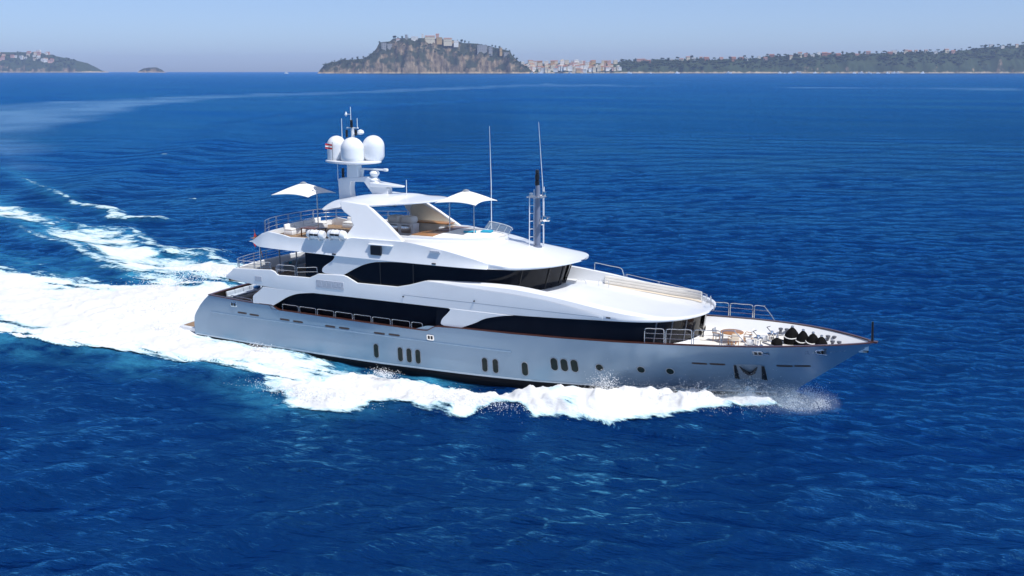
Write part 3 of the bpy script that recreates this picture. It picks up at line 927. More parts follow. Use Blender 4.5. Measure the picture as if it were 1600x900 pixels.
# anchor stowed in a pocket of the bow
mb = MB(); ring_on_hull(mb, 50.15, 2.45, 2.1, 1.35, 0.012, 0.06)
pk = mb.build('anchor_pocket', M['grey'], hull)
mb = MB()
for x0, x1 in ((49.1, 49.42), (50.85, 51.2)):
    mb = MB()
    mb.add([hp(x0, 1.85, 0.05), hp(x1, 1.75, 0.05), hp(x1 - 0.05, 3.05, 0.05), hp(x0 + 0.12, 3.05, 0.05)], [(0, 1, 2, 3)])
    mb.build('recess', M['black_paint'], pk, recalc=False)
mb = MB()
mb.tube([hp(50.15, 1.75, 0.1), hp(50.15, 2.5, 0.22)], 0.10)
mb.build('anchor_shank', M['steel'], pk)
for sx_ in (-1, 1):
    mb = MB()
    mb.tube([hp(50.15, 2.45, 0.2), hp(50.15 + 0.28 * sx_, 2.65, 0.22), hp(50.15 + 0.55 * sx_, 3.08, 0.16)], [0.13, 0.13, 0.03])
    mb.build('anchor_fluke', M['black_paint'], pk)
# polished script on the bow, illegible at this distance
for sx_, pts in ((53.85, [(0, 0), (.12, .28), (.2, .3), (.16, .02), (.28, .0)]), (54.3, [(0, .05), (.1, .2), (.2, .02), (.3, .2)]), (55.35, [(0, .02), (.1, .16), (.18, .02), (.3, .18), (.38, .04)]),
                 (55.9, [(0, .05), (.12, .22), (.22, .04), (.34, .2)])):
    mb = MB()
    mb.tube([hp(sx_ + a, 4.22 + b + 0.10 * (sx_ - 53.85) / 2, 0.02) for a, b in pts], 0.014, 5)
    mb.build('bow_script', M['chrome'], hull)

# swim platform
mb = MB()
yp = np.linspace(-4.0, 4.0, 17)
A = [[(-0.25 + 0.012 * y * y, y, 0.72) for y in yp], [(2.3, y * 1.04, 0.72) for y in yp]]
B_ = [[(x + (0.08 if i == 0 else 0), y, 0.38) for x, y, z in r] for i, r in enumerate(A)]
mb.slab(A, B_)
sw = mb.build('swim_platform', M['white'], yacht, bevel=0.04)
mb = MB(); mb.slab([[(x + 0.25, y * 0.93, 0.726) for x, y, z in A[0]], [(2.1, y * 0.93, 0.726) for x, y, z in A[1]]], [[(x + 0.25, y * 0.93, 0.745) for x, y, z in A[0]], [(2.1, y * 0.93, 0.745) for x, y, z in A[1]]])
mb.build('platform_decking', M['teak'], sw)

# ---------------- upper deck level (white side plates with their arches)
def nose(x, b0, x1, x2, p, q):
    u = np.clip((np.asarray(x, float) - x1) / (x2 - x1), 0, 1)
    return b0 * (1 - u ** p) ** (1 / q)
side_b = lambda x: np.minimum(np.interp(x, [6, 9, 14, 25, 36, 40], [4.9, 5.0, 5.12, 5.2, 5.16, 5.1]), nose(x, 5.13, 39.2, 46.85, 4.6, 1.8))
up_lo = pchip([6.45, 7.4, 8.4, 10.5, 12.5, 14.7, 20, 28, 33.3, 36, 40.2, 43, 45, 46.85], [5.74, 5.62, 5.54, 5.42, 5.36, 5.34, 5.36, 5.36, 5.40, 5.50, 5.72, 5.86, 5.96, 6.05])
up_edge = lambda x: np.interp(x, [6.45, 7.45, 11.4, 11.75, 12.1, 15.3, 15.7, 16.2, 18.6, 18.95, 19.9, 23.6, 24.7, 26.1, 27.5, 29.2, 33.2, 36.2, 38.4, 40.5, 42, 44, 46.85],
                              [5.95, 6.66, 6.86, 6.76, 6.5, 6.58, 6.75, 6.98, 7.06, 6.98, 6.56, 6.60, 6.85, 7.28, 7.24, 7.12, 6.97, 6.76, 6.45, 6.10, 6.02, 6.08, 6.17])
def fine(x0, x1, n, extra=()):
    return np.unique(np.concatenate([np.linspace(x0, x1, n), np.array(extra, float)]))
mb = MB()
xs = fine(6.45, 40.5, 150, (7.45, 11.4, 11.75, 12.1, 15.3, 15.7, 16.2, 18.6, 18.95, 19.9, 23.6, 24.7, 26.1))
A = [[(x, -float(side_b(x)) - 0.03 * math.sin(t * math.pi), float(up_lo(x)) * (1 - t) + float(up_edge(x)) * t) for x in xs] for t in np.linspace(0, 1, 7)]
B_ = [[(x, y + 0.16, z) for x, y, z in r] for r in A]
mb.slab(A, B_)
# legs of the plates: aft one by the side deck, middle one between the two long windows
def zleg(mb, zs, xl, xr, yf, th=0.16, n=10):
    A = [[(x, -yf(x), z) for x in np.linspace(xl(z), xr(z), n)] for z in zs]
    mb.slab(A, [[(x, y + th, z) for x, y, z in r] for r in A])
legA_l = pchip([3.86, 3.95, 4.4, 4.95, 5.38, 5.46], [9.33, 9.28, 9.30, 9.95, 10.40, 10.30])
legA_r = pchip([3.86, 3.95, 4.13, 4.85, 5.2, 5.36, 5.46], [11.45, 11.55, 11.88, 13.2, 14.4, 15.8, 16.6])
zleg(mb, np.linspace(3.87, 5.37, 16), legA_l, legA_r, lambda x: float(side_b(x)))
legB_l = pchip([3.97, 4.01, 4.11, 4.36, 5.02, 5.29, 5.37], [27.75, 27.62, 27.42, 27.48, 28.06, 28.26, 28.1])
legB_r = pchip([3.97, 4.16, 4.48, 4.89, 5.22, 5.37, 5.41], [29.2, 29.64, 30.4, 31.21, 32.5, 33.4, 33.9])
zleg(mb, np.linspace(3.98, 5.385, 16), legB_l, legB_r, lambda x: float(side_b(x)) + 0.03)
mb.mirror()
updeck = mb.build('upper_deck_side', M['white'], yacht, bevel=0.035)

# forward roof of the main deckhouse: sloping shoulders, raised coaming and a sunk sun deck
cap_z = pchip([26.2, 28, 33, 36.5, 38.4, 40.2, 42.8, 44.7, 46.85], [7.30, 7.42, 7.50, 7.22, 6.98, 6.74, 6.42, 6.22, 6.17])
fd_z = pchip([26, 36, 38.5, 40.7, 43.2, 45, 46.85], [6.35, 6.35, 6.22, 6.08, 5.92, 5.92, 6.1])
mb = MB()
secs = []
for x in fine(26.2, 46.8, 110):
    b = float(side_b(x)); s = min(1.0, b / 3.0)
    ze, zc, zd = float(up_edge(x)), float(cap_z(x)), float(fd_z(x))
    zc = max(zc, ze + 0.02)
    sl = 0.42 * s; cam_ = 0.05 + 0.62 * (1 - float(sstep(33.5, 41.5, x)))
    half = [(x, -b + 0.001, ze), (x, -b + 0.10 * s, ze + 0.6 * (zc - ze)), (x, -b + sl, zc), (x, -b + sl + 0.16 * s, zc), (x, -b + sl + 0.22 * s, zc - 0.04), (x, -b + sl + 0.26 * s, zd + 0.10), (x, -b + sl + 0.34 * s, zd), (x, -b * 0.5, zd + 0.62 * cam_)]
    secs.append(half + [(x, 0, zd + cam_)] + [(a, -c, d) for a, c, d in reversed(half)])
mb.grid(secs)
# rounded lip and soffit below the edge
lip = []
for x in fine(40.4, 46.8, 60):
    b = float(side_b(x)); z1, z0 = float(up_edge(x)), float(up_lo(x))
    lip.append([(x, -b, z1), (x, -b - 0.02, (z0 + z1) / 2), (x, -b + 0.03, z0), (x, -max(b - 0.5, 0), z0 - 0.02)])
mb2 = MB(); mb2.grid(lip); mb2.mirror()
b0 = len(mb.v); mb.add(mb2.v, mb2.f)
fdk = mb.build('upper_foredeck', M['white'], yacht, recalc=False, angle=30)
# bench along the inside of the port coaming
mb = MB()
for (x0, x1) in ((36.9, 45.0),):
    xs = np.linspace(x0, x1, 40)
    yy = lambda x: float(side_b(x)) - 0.80
    for k, (dz0, dz1) in enumerate(((0.06, 0.26), (0.285, 0.47), (0.495, 0.66))):
        A = [[(x, yy(x) - 0.05 * (2 - k), float(fd_z(x)) + dz0) for x in xs], [(x, yy(x) - 0.05 * (2 - k) + 0.03, float(fd_z(x)) + dz1) for x in xs]]
        mb.slab(A, [[(x, y + 0.1, z) for x, y, z in r] for r in A])
mb.build('coaming_panel', M['deck_white'], fdk, bevel=0.02)
mb = MB()
xs = np.linspace(37.0, 45.2, 40)
A = [[(x, float(side_b(x)) - 1.45, float(fd_z(x)) + 0.035) for x in xs], [(x, float(side_b(x)) - 0.95, float(fd_z(x)) + 0.035) for x in xs]]
mb.slab(A, [[(x, y, z + 0.012) for x, y, z in r] for r in A]); mb.build('deck_tan_reflection', M['cream'], fdk)  # cream strip paints the teak's tan reflection along the deck edge
# upper side deck and aft deck
mb = MB()
A = [[(x, t * (float(side_b(x)) - 0.15), 5.80) for t in np.linspace(-1, 1, 7)] for x in np.linspace(6.6, 26.4, 60)]
mb.slab(A, [[(x, y, 5.50) for x, y, z in r] for r in A]); mb.build('upper_deck', M['teak'], yacht)
mb = MB()          # aft end of the upper deck, rounded in plan
A = []
for t in np.linspace(-1, 1, 31):
    xx = 6.5 - 0.55 * (1 - abs(t) ** 2.6)
    A.append([(xx + 0.0, t * 4.9, 5.72), (xx - 0.04, t * 4.92, 5.9), (xx + 0.85, t * 4.9, 6.62), (xx + 1.0, t * 4.9, 6.66), (xx + 1.08, t * 4.85, 6.6), (xx + 1.08, t * 4.85, 5.79)])
mb.grid(A); mb.build('upper_deck_stern', M['white'], updeck, recalc=False)

# ---------------- long black windows
saloon = MB()
A = [[(x, -4.42, z) for x in np.linspace(9.8, 29.8, 30)] for z in (2.78, 4.0, 5.38)]
saloon.slab(A, [[(x, y + 0.12, z) for x, y, z in r] for r in A]); saloon.mirror()
saloon.box((9.95, 0, 4.1), (0.12, 8.8, 2.6))
saloon.build('saloon_window', M['glass'], yacht)
gl_half = lambda x: np.minimum(sheer_half(np.minimum(x, 42.5)) - 0.16, nose(x, 5.1, 39.2, 46.25, 4.6, 1.8))
mb = MB()
xs = np.concatenate([np.linspace(27.0, 42, 50), 46.22 - np.linspace(2.05, 0, 40) ** 2])
A = [[(x - (0.22 * (1 - t) if x > 40 else 0) * sstep(40, 45, x), -min(float(gl_half(x)), float(hull_half(x, (min(float(sheer_z(x)) - 0.05, 4.15)) * (1 - t) + float(up_lo(x)) * t)) - 0.14 if t < 0.3 else 99), (min(float(sheer_z(x)) - 0.05, 4.15)) * (1 - t) + (float(up_lo(x)) + 0.0) * t) for x in xs] for t in np.linspace(0, 1, 4)]
mb.grid(A); mb.mirror()
fw = mb.build('forward_window', M['glass'], yacht, recalc=False)
for xk in (44.2, 45.1, 45.75):
    yk = float(gl_half(xk)) + 0.012
    for s in (-1, 1):
        mb = MB(); mb.tube([(xk - 0.2, s * yk, 4.2), (xk + 0.02, s * yk, float(up_lo(xk)) - 0.05)], 0.05)
        mb.build('mullion', M['dark_grey'], fw)
# white front of the deckhouse below the glass, seen at the port end
mb = MB()
A = [[(x - 0.1, -min(float(gl_half(x)) - 0.02, float(hull_half(x, z)) - 0.2), z) for x in xs[45:]] for z in (3.7, 4.28)]
mb.grid(A); mb.mirror(); mb.build('deckhouse_foot', M['white'], fw, recalc=False)

# bridge deck windows
br_half = lambda x: np.minimum(np.interp(x, [18, 25, 28, 30], [4.98, 4.98, 4.9, 4.8]), nose(x, 4.8, 25.5, 35.0, 3.0, 1.7))
mb = MB()
xs = np.concatenate([np.linspace(18.2, 31, 50), 34.98 - np.linspace(1.995, 0, 45) ** 2])
roof_lo = pchip([9.4, 10.2, 14.6, 20, 27, 31, 33.5, 35.5, 36.85], [9.0, 8.68, 8.60, 8.53, 8.52, 8.55, 8.62, 8.75, 8.9])
A = [[(x + 0.75 * t * sstep(28, 34, x), -float(br_half(x)) - 0.35 * t * sstep(27, 31, x) * (1 - sstep(34, 35, x)), 6.30 * (1 - t) + (float(roof_lo(min(x + 1.0, 36.5))) + 0.03) * t) for x in xs] for t in np.linspace(0, 1, 5)]
mb.grid(A); mb.mirror()
bw = mb.build('bridge_window', M['glass'], yacht, recalc=False)
for xk in (21.9, 24.9, 32.9, 34.35, 34.9):
    yk = float(br_half(xk)); tt = sstep(28, 34, xk); o_ = 0.35 * sstep(27, 31, xk) * (1 - sstep(34, 35, xk))
    for s in (-1, 1):
        mb = MB(); mb.tube([(xk + 0.02 * tt, s * (yk + 0.012), 6.4), (xk + 0.75 * tt * 0.97 + 0.02 * tt, s * (yk + o_ + 0.012), 8.5)], 0.045)
        mb.build('mullion', M['black_paint'], bw)
# instruments and console seen behind the wheelhouse glass are left dark; sill of the wheelhouse
mb = MB()
A = [[(x + 0.05, -float(br_half(x)) - 0.05, z) for x in xs[44:]] for z in (6.25, 6.62)]
mb.grid(A); mb.mirror(); mb.build('window_sill', M['grey'], bw, recalc=False)

# white plate between the aft doors and the bridge windows
mb = MB()
legC_l = pchip([7.0, 7.16, 7.3, 8.3, 8.45, 8.6], [16.9, 16.5, 16.5, 17.68, 17.75, 17.6])
legC_r = pchip([7.0, 7.16, 7.7, 8.15, 8.41, 8.48, 8.6], [18.45, 18.75, 19.74, 20.84, 22.2, 23.6, 26.0])
zleg(mb, np.linspace(7.03, 8.55, 16), legC_l, legC_r, lambda x: 5.03)
mb.build('bridge_side', M['white'], yacht, bevel=0.03)
mb.v = [(x, -y, z) for x, y, z in mb.v]; mb.build('bridge_side', M['white'], yacht, bevel=0.03)
mb = MB()
A = [[(x, -4.9, z) for x in np.linspace(14.8, 18.6, 8)] for z in (5.82, 7.2, 8.55)]
mb.slab(A, [[(x, y + 0.1, z) for x, y, z in r] for r in A]); mb.mirror()
mb.box((14.9, 0, 7.2), (0.12, 9.7, 2.7))
mb.build('aft_lounge_window', M['glass'], yacht)

# ---------------- sun deck: side panels, wheelhouse roof, coaming
sun_b = lambda x: np.minimum(np.interp(x, [9.3, 10.5, 13, 18, 26], [4.75, 4.92, 5.02, 5.06, 5.02]), nose(x, 5.04, 26.8, 36.9, 3.7, 1.9))
rim = lambda x: np.interp(x, [9.3, 9.45, 10.3, 11.05, 12.6, 13.3, 15.2, 18.4, 18.9, 19.3, 24.3, 25.1, 28.0, 30.2, 31.3, 33, 36.9],
                          [9.05, 9.15, 9.68, 9.98, 9.80, 9.66, 9.72, 9.86, 9.95, 10.05, 10.08, 10.0, 9.62, 9.20, 8.92, 8.78, 8.98])
mb = MB()
xs = fine(9.32, 31.3, 120, (9.45, 10.3, 11.05, 12.6, 13.3, 18.9, 19.3, 24.3, 25.1, 28.0, 30.2))
def panel_y(x, t):
    lean = 0.26 * t + 0.05 * math.sin(math.pi * t)
    return -(float(sun_b(x)) + 0.10 - lean * sstep(9, 12, x))
A = [[(x, panel_y(x, t), float(roof_lo(x)) * (1 - t) + max(float(rim(x)), float(roof_lo(x)) + 0.12) * t) for x in xs] for t in np.linspace(0, 1, 7)]
mb.slab(A, [[(x, y + 0.18, z) for x, y, z in r] for r in A])
mb.mirror()
sdk = mb.build('sun_deck_side', M['white'], yacht, bevel=0.03)
mb = MB()          # aft end
A = []
for t in np.linspace(-1, 1, 31):
    xx = 9.35 - 0.75 * (1 - abs(t) ** 2.4)
    y = t * 4.86
    A.append([(xx + 0.85, y, 8.64), (xx + 0.05, y, 8.98), (xx, y, 9.1), (xx + 0.5, y * 0.99, 9.5), (xx + 0.95, y * 0.98, 9.72), (xx + 1.1, y * 0.98, 9.70), (xx + 1.12, y * 0.97, 9.3)])
mb.grid(A); mb.build('sun_deck_stern', M['white'], sdk, recalc=False)
mb = MB()
A = [[(x, t * (float(sun_b(x)) - 0.12), 9.26) for t in np.linspace(-1, 1, 9)] for x in np.linspace(9.0, 28.5, 50)]
mb.grid(A); mb.build('sun_deck', M['teak'], yacht, recalc=False)
mb = MB()
A = [[(x, t * (float(sun_b(x)) + 0.02), float(roof_lo(x)) + 0.02) for t in np.linspace(-1, 1, 9)] for x in np.linspace(9.0, 36.8, 60)]
mb.grid(A); mb.build('sun_deck_soffit', M['white'], sdk, recalc=False)

coam = lambda x: nose(x, 3.35, 22.5, 30.4, 2.1, 1.9)
roof_c = pchip([18, 24, 27, 30.2, 32, 33.05, 35, 36.2, 36.9], [10.05, 10.10, 10.10, 9.98, 9.80, 9.66, 9.30, 9.08, 8.98])
mb = MB()
secs = []
for x in np.concatenate([np.linspace(18.6, 30.3, 90), np.linspace(30.45, 36.9 - 0.02, 50)]):
    b = float(sun_b(x)) + 0.10 - 0.27; c = float(coam(x)) if x < 30.4 else 0.0
    if x > 31.3: b = float(sun_b(x)) + 0.10 - 0.27 * (1 - sstep(31.3, 33.5, x))
    b = max(b, 0.02); c = min(c, b * 0.9)
    zr = max(float(rim(x)), float(roof_lo(x)) + 0.12); zc = float(roof_c(x))
    half = []
    for t in np.linspace(0, 1, 13):
        half.append((x, -(b + (c - b) * t), zr + (zc - zr) * (1 - (1 - t) ** 2.0)))
    secs.append(half)
mb.grid(secs)
# lip round the brow
lip = []
for x in np.concatenate([np.linspace(31.2, 36, 50), 36.88 - np.linspace(0.93, 0, 25) ** 2]):
    b = float(sun_b(x)) + 0.10 - 0.27 * (1 - sstep(31.3, 33.5, x)); zr = max(float(rim(x)), float(roof_lo(x)) + 0.12); zl = float(roof_lo(x))
    lip.append([(x, -b, zr), (x, -b - 0.03, (zr + zl) / 2), (x, -b + 0.03, zl), (x, -max(b - 0.4, 0), zl)])
mb.grid(lip)
mb.mirror()
wroof = mb.build('wheelhouse_roof', M['white'], yacht, recalc=False, angle=40)
# coaming wall with rounded top round the sun bathing well
mb = MB()
xs = np.concatenate([np.linspace(22.6, 29, 40), 30.38 - np.linspace(1.17, 0, 30)[1:] ** 2])
A = [[(x, -float(coam(x)), float(roof_c(x)) - 0.05) for x in xs], [(x, -float(coam(x)) - 0.02, float(roof_c(x)) + 0.16 + 0.10 * sstep(28, 30, x)) for x in xs]]
B_ = [[(x - 0.16 * sstep(25, 30, x), -max(-y - 0.20, 0), z) for x, y, z in r] for r in A]
mb.slab(A, B_); mb.mirror()
mb.build('well_coaming', M['white'], wroof, bevel=0.05)
mb = MB()
A = [[(x, -float(coam(x)), 9.25) for x in xs], [(x, -float(coam(x)), float(roof_c(x))) for x in xs]]
mb.grid(A); mb.mirror(); mb.build('well_lining', M['cream'], wroof, recalc=False)
# glass windscreen along the nose of the well
mb = MB()
xs2 = np.concatenate([np.linspace(27.0, 29.4, 20), 30.32 - np.linspace(0.95, 0, 24)[1:] ** 2])
A = [[(x + 0.35 * t, float(coam(x)) * (1 + 0.06 * t), float(roof_c(x)) + 0.2 + 0.55 * t * sstep(30.5, 28.6, x * 0 + 28.6)) for x in xs2] for t in (0, 1)]
mb.slab(A, [[(x - 0.02, y - 0.015, z) for x, y, z in r] for r in A])
def clear_glass():
    m, nt, p = new_mat('clear windscreen')
    p.inputs['Base Color'].default_value = (0.5, 0.6, 0.65, 1); p.inputs['Roughness'].default_value = 0.05; p.inputs['Alpha'].default_value = 0.25
    return m
M['clear'] = clear_glass()
ws = mb.build('windscreen', M['clear'], wroof)
mb = MB()
mb.tube([(x + 0.35, float(coam(x)) * 1.06, float(roof_c(x)) + 0.76) for x in xs2], 0.03)
for x in (27.3, 28.3, 29.2, 29.9): mb.tube([(x, float(coam(x)), float(roof_c(x)) + 0.1), (x + 0.35, float(coam(x)) * 1.06, float(roof_c(x)) + 0.76)], 0.022)
mb.build('frame', M['white'], ws)

# ---------------- fittings of the sides
def rect_on(yf, x0, x1, z0, z1, off, thick=0.06):
    mb = MB()
    n = 8
    A = [[(x, -yf(x) - off, z) for x in np.linspace(x0, x1, n)] for z in (z0, z1)]
    mb.slab(A, [[(x, y + thick, z) for x, y, z in r] for r in A])
    return mb
np_ = rect_on(lambda x: float(side_b(x)), 15.98, 18.66, 5.86, 6.50, 0.055).build('name_board', M['plate'], updeck, bevel=0.02)
for k in range(5):
    rect_on(lambda x: float(side_b(x)), 16.25 + k * 0.46, 16.55 + k * 0.46, 6.0 + 0.02 * k, 6.36 + 0.012 * k, 0.065).build('board_panel', M['plate'], np_)
rect_on(lambda x: float(side_b(x)), 9.66, 10.40, 5.80, 6.22, 0.05).build('vent_grille', M['plate'], updeck, bevel=0.02)
rect_on(lambda x: 5.0, 21.24, 22.2, 8.90, 9.62, 0.165, 0.2).build('navigation_light_box', M['black_paint'], sdk, bevel=0.03)
rect_on(lambda x: 4.98, 21.0, 23.2, 9.66, 9.74, 0.16, 0.25).build('light_hood', M['white'], sdk, bevel=0.03)
rect_on(lambda x: 4.96, 26.5, 27.35, 9.45, 9.62, 0.1, 0.25).build('vent_grille', M['plate'], sdk, bevel=0.01)
for (x, z, y_) in ((17.8, 8.68, 5.14), (26.9, 8.66, 5.14), (30.35, 6.15, 5.20), (40.9, 5.98, 5.08), (24.2, 5.9, 5.24)):
    mb = MB(); mb.rbox((x, -y_, z), (0.34 if z > 8 or x > 40 else 0.12, 0.12, 0.10), 0.03)
    mb.build('deck_light', M['black_paint'], updeck if z < 8 else sdk)
# thin grey joint line along the plate
mb = MB()
A = [[(x, -float(side_b(x)) - 0.034, 6.02 - 0.004 * (x - 25) + d) for x in np.linspace(24.2, 40.2, 50)] for d in (-0.012, 0.012)]
mb.slab(A, [[(x, y + 0.03, z) for x, y, z in r] for r in A]); mb.build('panel_joint', M['grey'], updeck)

# ---------------- railings
def smooth_path(pts, n=8):
    P = [Vector(p) for p in pts]
    if len(P) < 3: return P
    out = []
    for i in range(len(P) - 1):
        p0, p1, p2, p3 = P[max(i - 1, 0)], P[i], P[i + 1], P[min(i + 2, len(P) - 1)]
        for k in range(n):
            t = k / n
            out.append(0.5 * ((2 * p1) + (-p0 + p2) * t + (2 * p0 - 5 * p1 + 4 * p2 - p3) * t * t + (-p0 + 3 * p1 - 3 * p2 + p3) * t ** 3))
    out.append(P[-1])
    return out
def rail(parent, base, height, mids=2, posts=8, r=0.028, name='railing'):
    """stanchioned rail above a base path"""
    P = smooth_path(base)
    mb = MB()
    top = [p + Vector((0, 0, height)) for p in P]
    mb.tube(top, r)
    for k in range(mids):
        mb.tube([p + Vector((0, 0, height * (k + 1) / (mids + 1))) for p in P], r * 0.6, 5)
    for k in range(posts):
        p = P[round(k * (len(P) - 1) / (posts - 1))]
        for dx in (-0.05, 0.05):
            mb.tube([p + Vector((dx, 0, -0.03)), p + Vector((dx, 0, height))], r * 0.8, 5)
    return mb.build(name, M['steel'], parent)
def loop(parent, a, b, height, mids=0, r=0.03, slope=0.0, name='railing'):
    """one separate bent-tube rail between two feet"""
    a, b = Vector(a), Vector(b)
    d = (b - a).normalized(); c = 0.12
    H = Vector((0, 0, height))
    end = b - d * slope + H
    mb = MB()
    mb.tube(smooth_path([a, a + H * 0.8, a + H + d * c, a + (b - a) * 0.5 + H, end - d * c, (b + end) / 2 + Vector((0, 0, 0.25 * height)) if slope == 0 else (b + end) / 2, b], 4), r)
    for k in range(mids):
        f = (k + 1) / (mids + 1)
        mb.tube([a + H * f, b + H * f - d * slope * f], r * 0.65, 5)
    return mb.build(name, M['steel'], parent)
# loops on the low bulwark beside the saloon
xk = 12.35
for k in range(8):
    w = 1.62 if k < 7 else 0.95
    a, b = xk, xk + w
    for s in (-1, 1):
        ya, yb = s * (float(sheer_half(a)) - 0.08), s * (float(sheer_half(b)) - 0.08)
        loop(yacht, (a, ya, float(sheer_z(a)) + 0.04), (b, yb, float(sheer_z(b)) + 0.04), 0.50, r=0.026)
    xk = b + 0.17
# bow rails
for s in (-1, 1):
    xk = 43.55
    for k, w in enumerate((1.35, 1.75, 1.75, 1.6)):
        a, b = xk, xk + w
        ya, yb = s * (float(sheer_half(a)) - 0.08), s * (float(sheer_half(b)) - 0.08)
        loop(yacht, (a, ya, float(sheer_z(a)) + 0.05), (b, yb, float(sheer_z(b)) + 0.05), 1.02, mids=2, slope=0.75 if k == 3 else 0.0)
        xk = b + 0.13
# stern quarter rail, upper aft deck, sun deck stern
for s in (-1, 1):
    loop(yacht, (6.6, s * 4.6, 3.98), (9.0, s * 4.85, 3.9), 0.22, r=0.03)
rail(yacht, [(11.2, -4.85, 6.72), (7.8, -4.75, 6.62), (6.95, -3.2, 6.64), (6.75, 0, 6.64), (6.95, 3.2, 6.64), (7.8, 4.75, 6.62), (11.2, 4.85, 6.72)], 0.72, 2, 13)
for s in (-1, 1):
    loop(yacht, (12.0, s * 5.0, 6.50), (13.8, s * 5.0, 6.54), 0.85, mids=1)
    loop(yacht, (14.0, s * 5.0, 6.54), (16.0, s * 5.0, 6.75), 0.72, mids=1)
rail(yacht, [(10.35, -4.3, 9.70), (9.75, -2.6, 9.72), (9.60, 0, 9.72), (9.75, 2.6, 9.72), (10.35, 4.3, 9.70), (12, 4.75, 9.74), (15, 4.82, 9.72), (18.4, 4.82, 9.88)], 1.05, 2, 12)
# rails on the forward coaming
loop(yacht, (35.9, float(side_b(35.9)) - 0.5, 7.28), (38.4, float(side_b(38.4)) - 0.5, 6.98), 0.62, slope=0.2)
base = [(x, float(side_b(x)) - 0.5, float(cap_z(x)) + 0.01) for x in (38.6, 40.5, 42.5, 44.2, 45.4)]
rail(yacht, base, 0.24, 0, 4, r=0.022)
for (x, y) in ((35.6, 1.6), (37.2, 2.3)):
    loop(yacht, (x, y, 6.38), (x + 0.75, y + 0.15, 6.38), 0.62, r=0.022)
for (x, y) in ((45.3, 2.6), (45.75, 2.1)):
    mb = MB(); mb.tube([(x, y, 5.95), (x, y, 6.75)], 0.028); mb.build('stanchion', M['steel'], yacht)
loop(yacht, (46.3, 1.3, 6.12), (46.55, 0.6, 6.12), 0.75, r=0.025)
# posts under the sun deck overhang
for x in (9.9, 11.9, 13.6):
    for y in (-4.5, 4.5):
        mb = MB(); mb.tube([(x, y, 5.79), (x, y, 8.66)], 0.055, 8); mb.build('deck_post', M['dark_grey' if x > 10 else 'steel'], yacht)

# ---------------- sun deck arch, hardtop and mast
def arch(s):
    poly = [(18.25, 9.82), (18.62, 10.2), (18.97, 10.68), (19.13, 10.95), (18.84, 11.25), (18.75, 11.55), (18.1, 11.85), (17.75, 12.1), (17.5, 12.55), (17.75, 12.72), (20.05, 12.55), (22.0, 11.36), (23.15, 10.59), (23.97, 10.02)]
    yy = lambda z: s * (4.72 - (z - 9.8) * 0.36)
    mb = MB(); n = len(poly)
    vs = [(x, yy(z), z) for x, z in poly] + [(x, yy(z) - s * 0.34, z) for x, z in poly]
    mb.add(vs, [tuple(range(n)), tuple(range(2 * n - 1, n - 1, -1))] + [(k, k + n, (k + 1) % n + n, (k + 1) % n) for k in range(n)])
    a = mb.build('arch', M['white'], yacht, bevel=0.06)
    inner = [(18.9, 9.95), (19.3, 10.7), (19.3, 11.3), (19.9, 12.2), (21.9, 11.2), (23.0, 10.5), (23.6, 10.02)]  # thin cream sheet over the inner face of the arch
    mb = MB(); n = len(inner)
    mb.add([(x, yy(z) - s * 0.352, z) for x, z in inner] + [(x, yy(z) - s * 0.36, z) for x, z in inner], [tuple(range(n)), tuple(range(2 * n - 1, n - 1, -1))] + [(k, k + n, (k + 1) % n + n, (k + 1) % n) for k in range(n)])
    mb.build('arch_inner_sheet', M['cream'], a)
arch(-1); arch(1)
mb = MB()
ht_w = pchip([14.42, 14.8, 15.6, 17, 20, 22, 23.5, 24.5, 25.0], [1.9, 2.5, 3.0, 3.45, 3.7, 3.3, 2.4, 1.2, 0.15])
ht_b = pchip([14.42, 15.2, 17, 20, 25], [11.62, 11.66, 12.02, 12.36, 12.74])
ht_t = pchip([14.42, 15, 16, 19, 21, 22, 25], [12.1, 12.36, 12.56, 13.0, 13.04, 12.84, 12.88])
T, Bm = [], []
for x in np.linspace(14.42, 25.0, 50):
    w, zt, zb = float(ht_w(x)), float(ht_t(x)), float(ht_b(x))
    T.append([(x, w * t, zb + 0.10 + (zt - zb - 0.10) * (1 - abs(t) ** 2.2)) for t in np.linspace(-1, 1, 17)])
    Bm.append([(x + (0.3 if x < 15 else 0), w * t * 0.985, zb + 0.04 * (1 - t * t)) for t in np.linspace(-1, 1, 17)])
mb.slab(T, Bm)
hardtop = mb.build('hardtop', M['white'], yacht, bevel=0.04)
mb = MB()
for s in (1, -1):
    mb = MB(); mb.rbox((20.6, s * 1.9, 12.34), (2.0, 0.25, 0.1), 0.03); mb.build('light_bar', M['black_paint'], hardtop)
def xz_prism(poly, y0, y1):
    mb = MB(); mb.prism([(x, y0, z) for x, z in poly], (0, y1 - y0, 0)); return mb
mast = xz_prism([(15.02, 12.2), (14.94, 13.98), (15.2, 14.12), (17.9, 14.32), (18.4, 14.14), (18.8, 13.92), (19.8, 13.45), (19.8, 12.85), (18.4, 12.85), (17.5, 13.90), (16.2, 13.86), (16.12, 13.3), (16.25, 12.3)], -0.36, 0.36).build('mast', M['white'], yacht, bevel=0.05)
mb = MB(); mb.slab([[(18.3, -0.75, 13.92), (19.5, -0.55, 13.84), (21.15, -0.2, 13.72)], [(18.3, 0.75, 13.92), (19.5, 0.55, 13.84), (21.15, 0.2, 13.72)]], [[(18.3, -0.7, 13.56), (19.5, -0.5, 13.56), (21.15, -0.18, 13.60)], [(18.3, 0.7, 13.56), (19.5, 0.5, 13.56), (21.15, 0.18, 13.60)]])
mb.build('radar_wing', M['white'], mast, bevel=0.05)
mb = MB(); mb.rbox((18.9, 0, 13.35), (1.1, 0.7, 0.5), 0.08); mb.build('wing_foot', M['white'], mast)
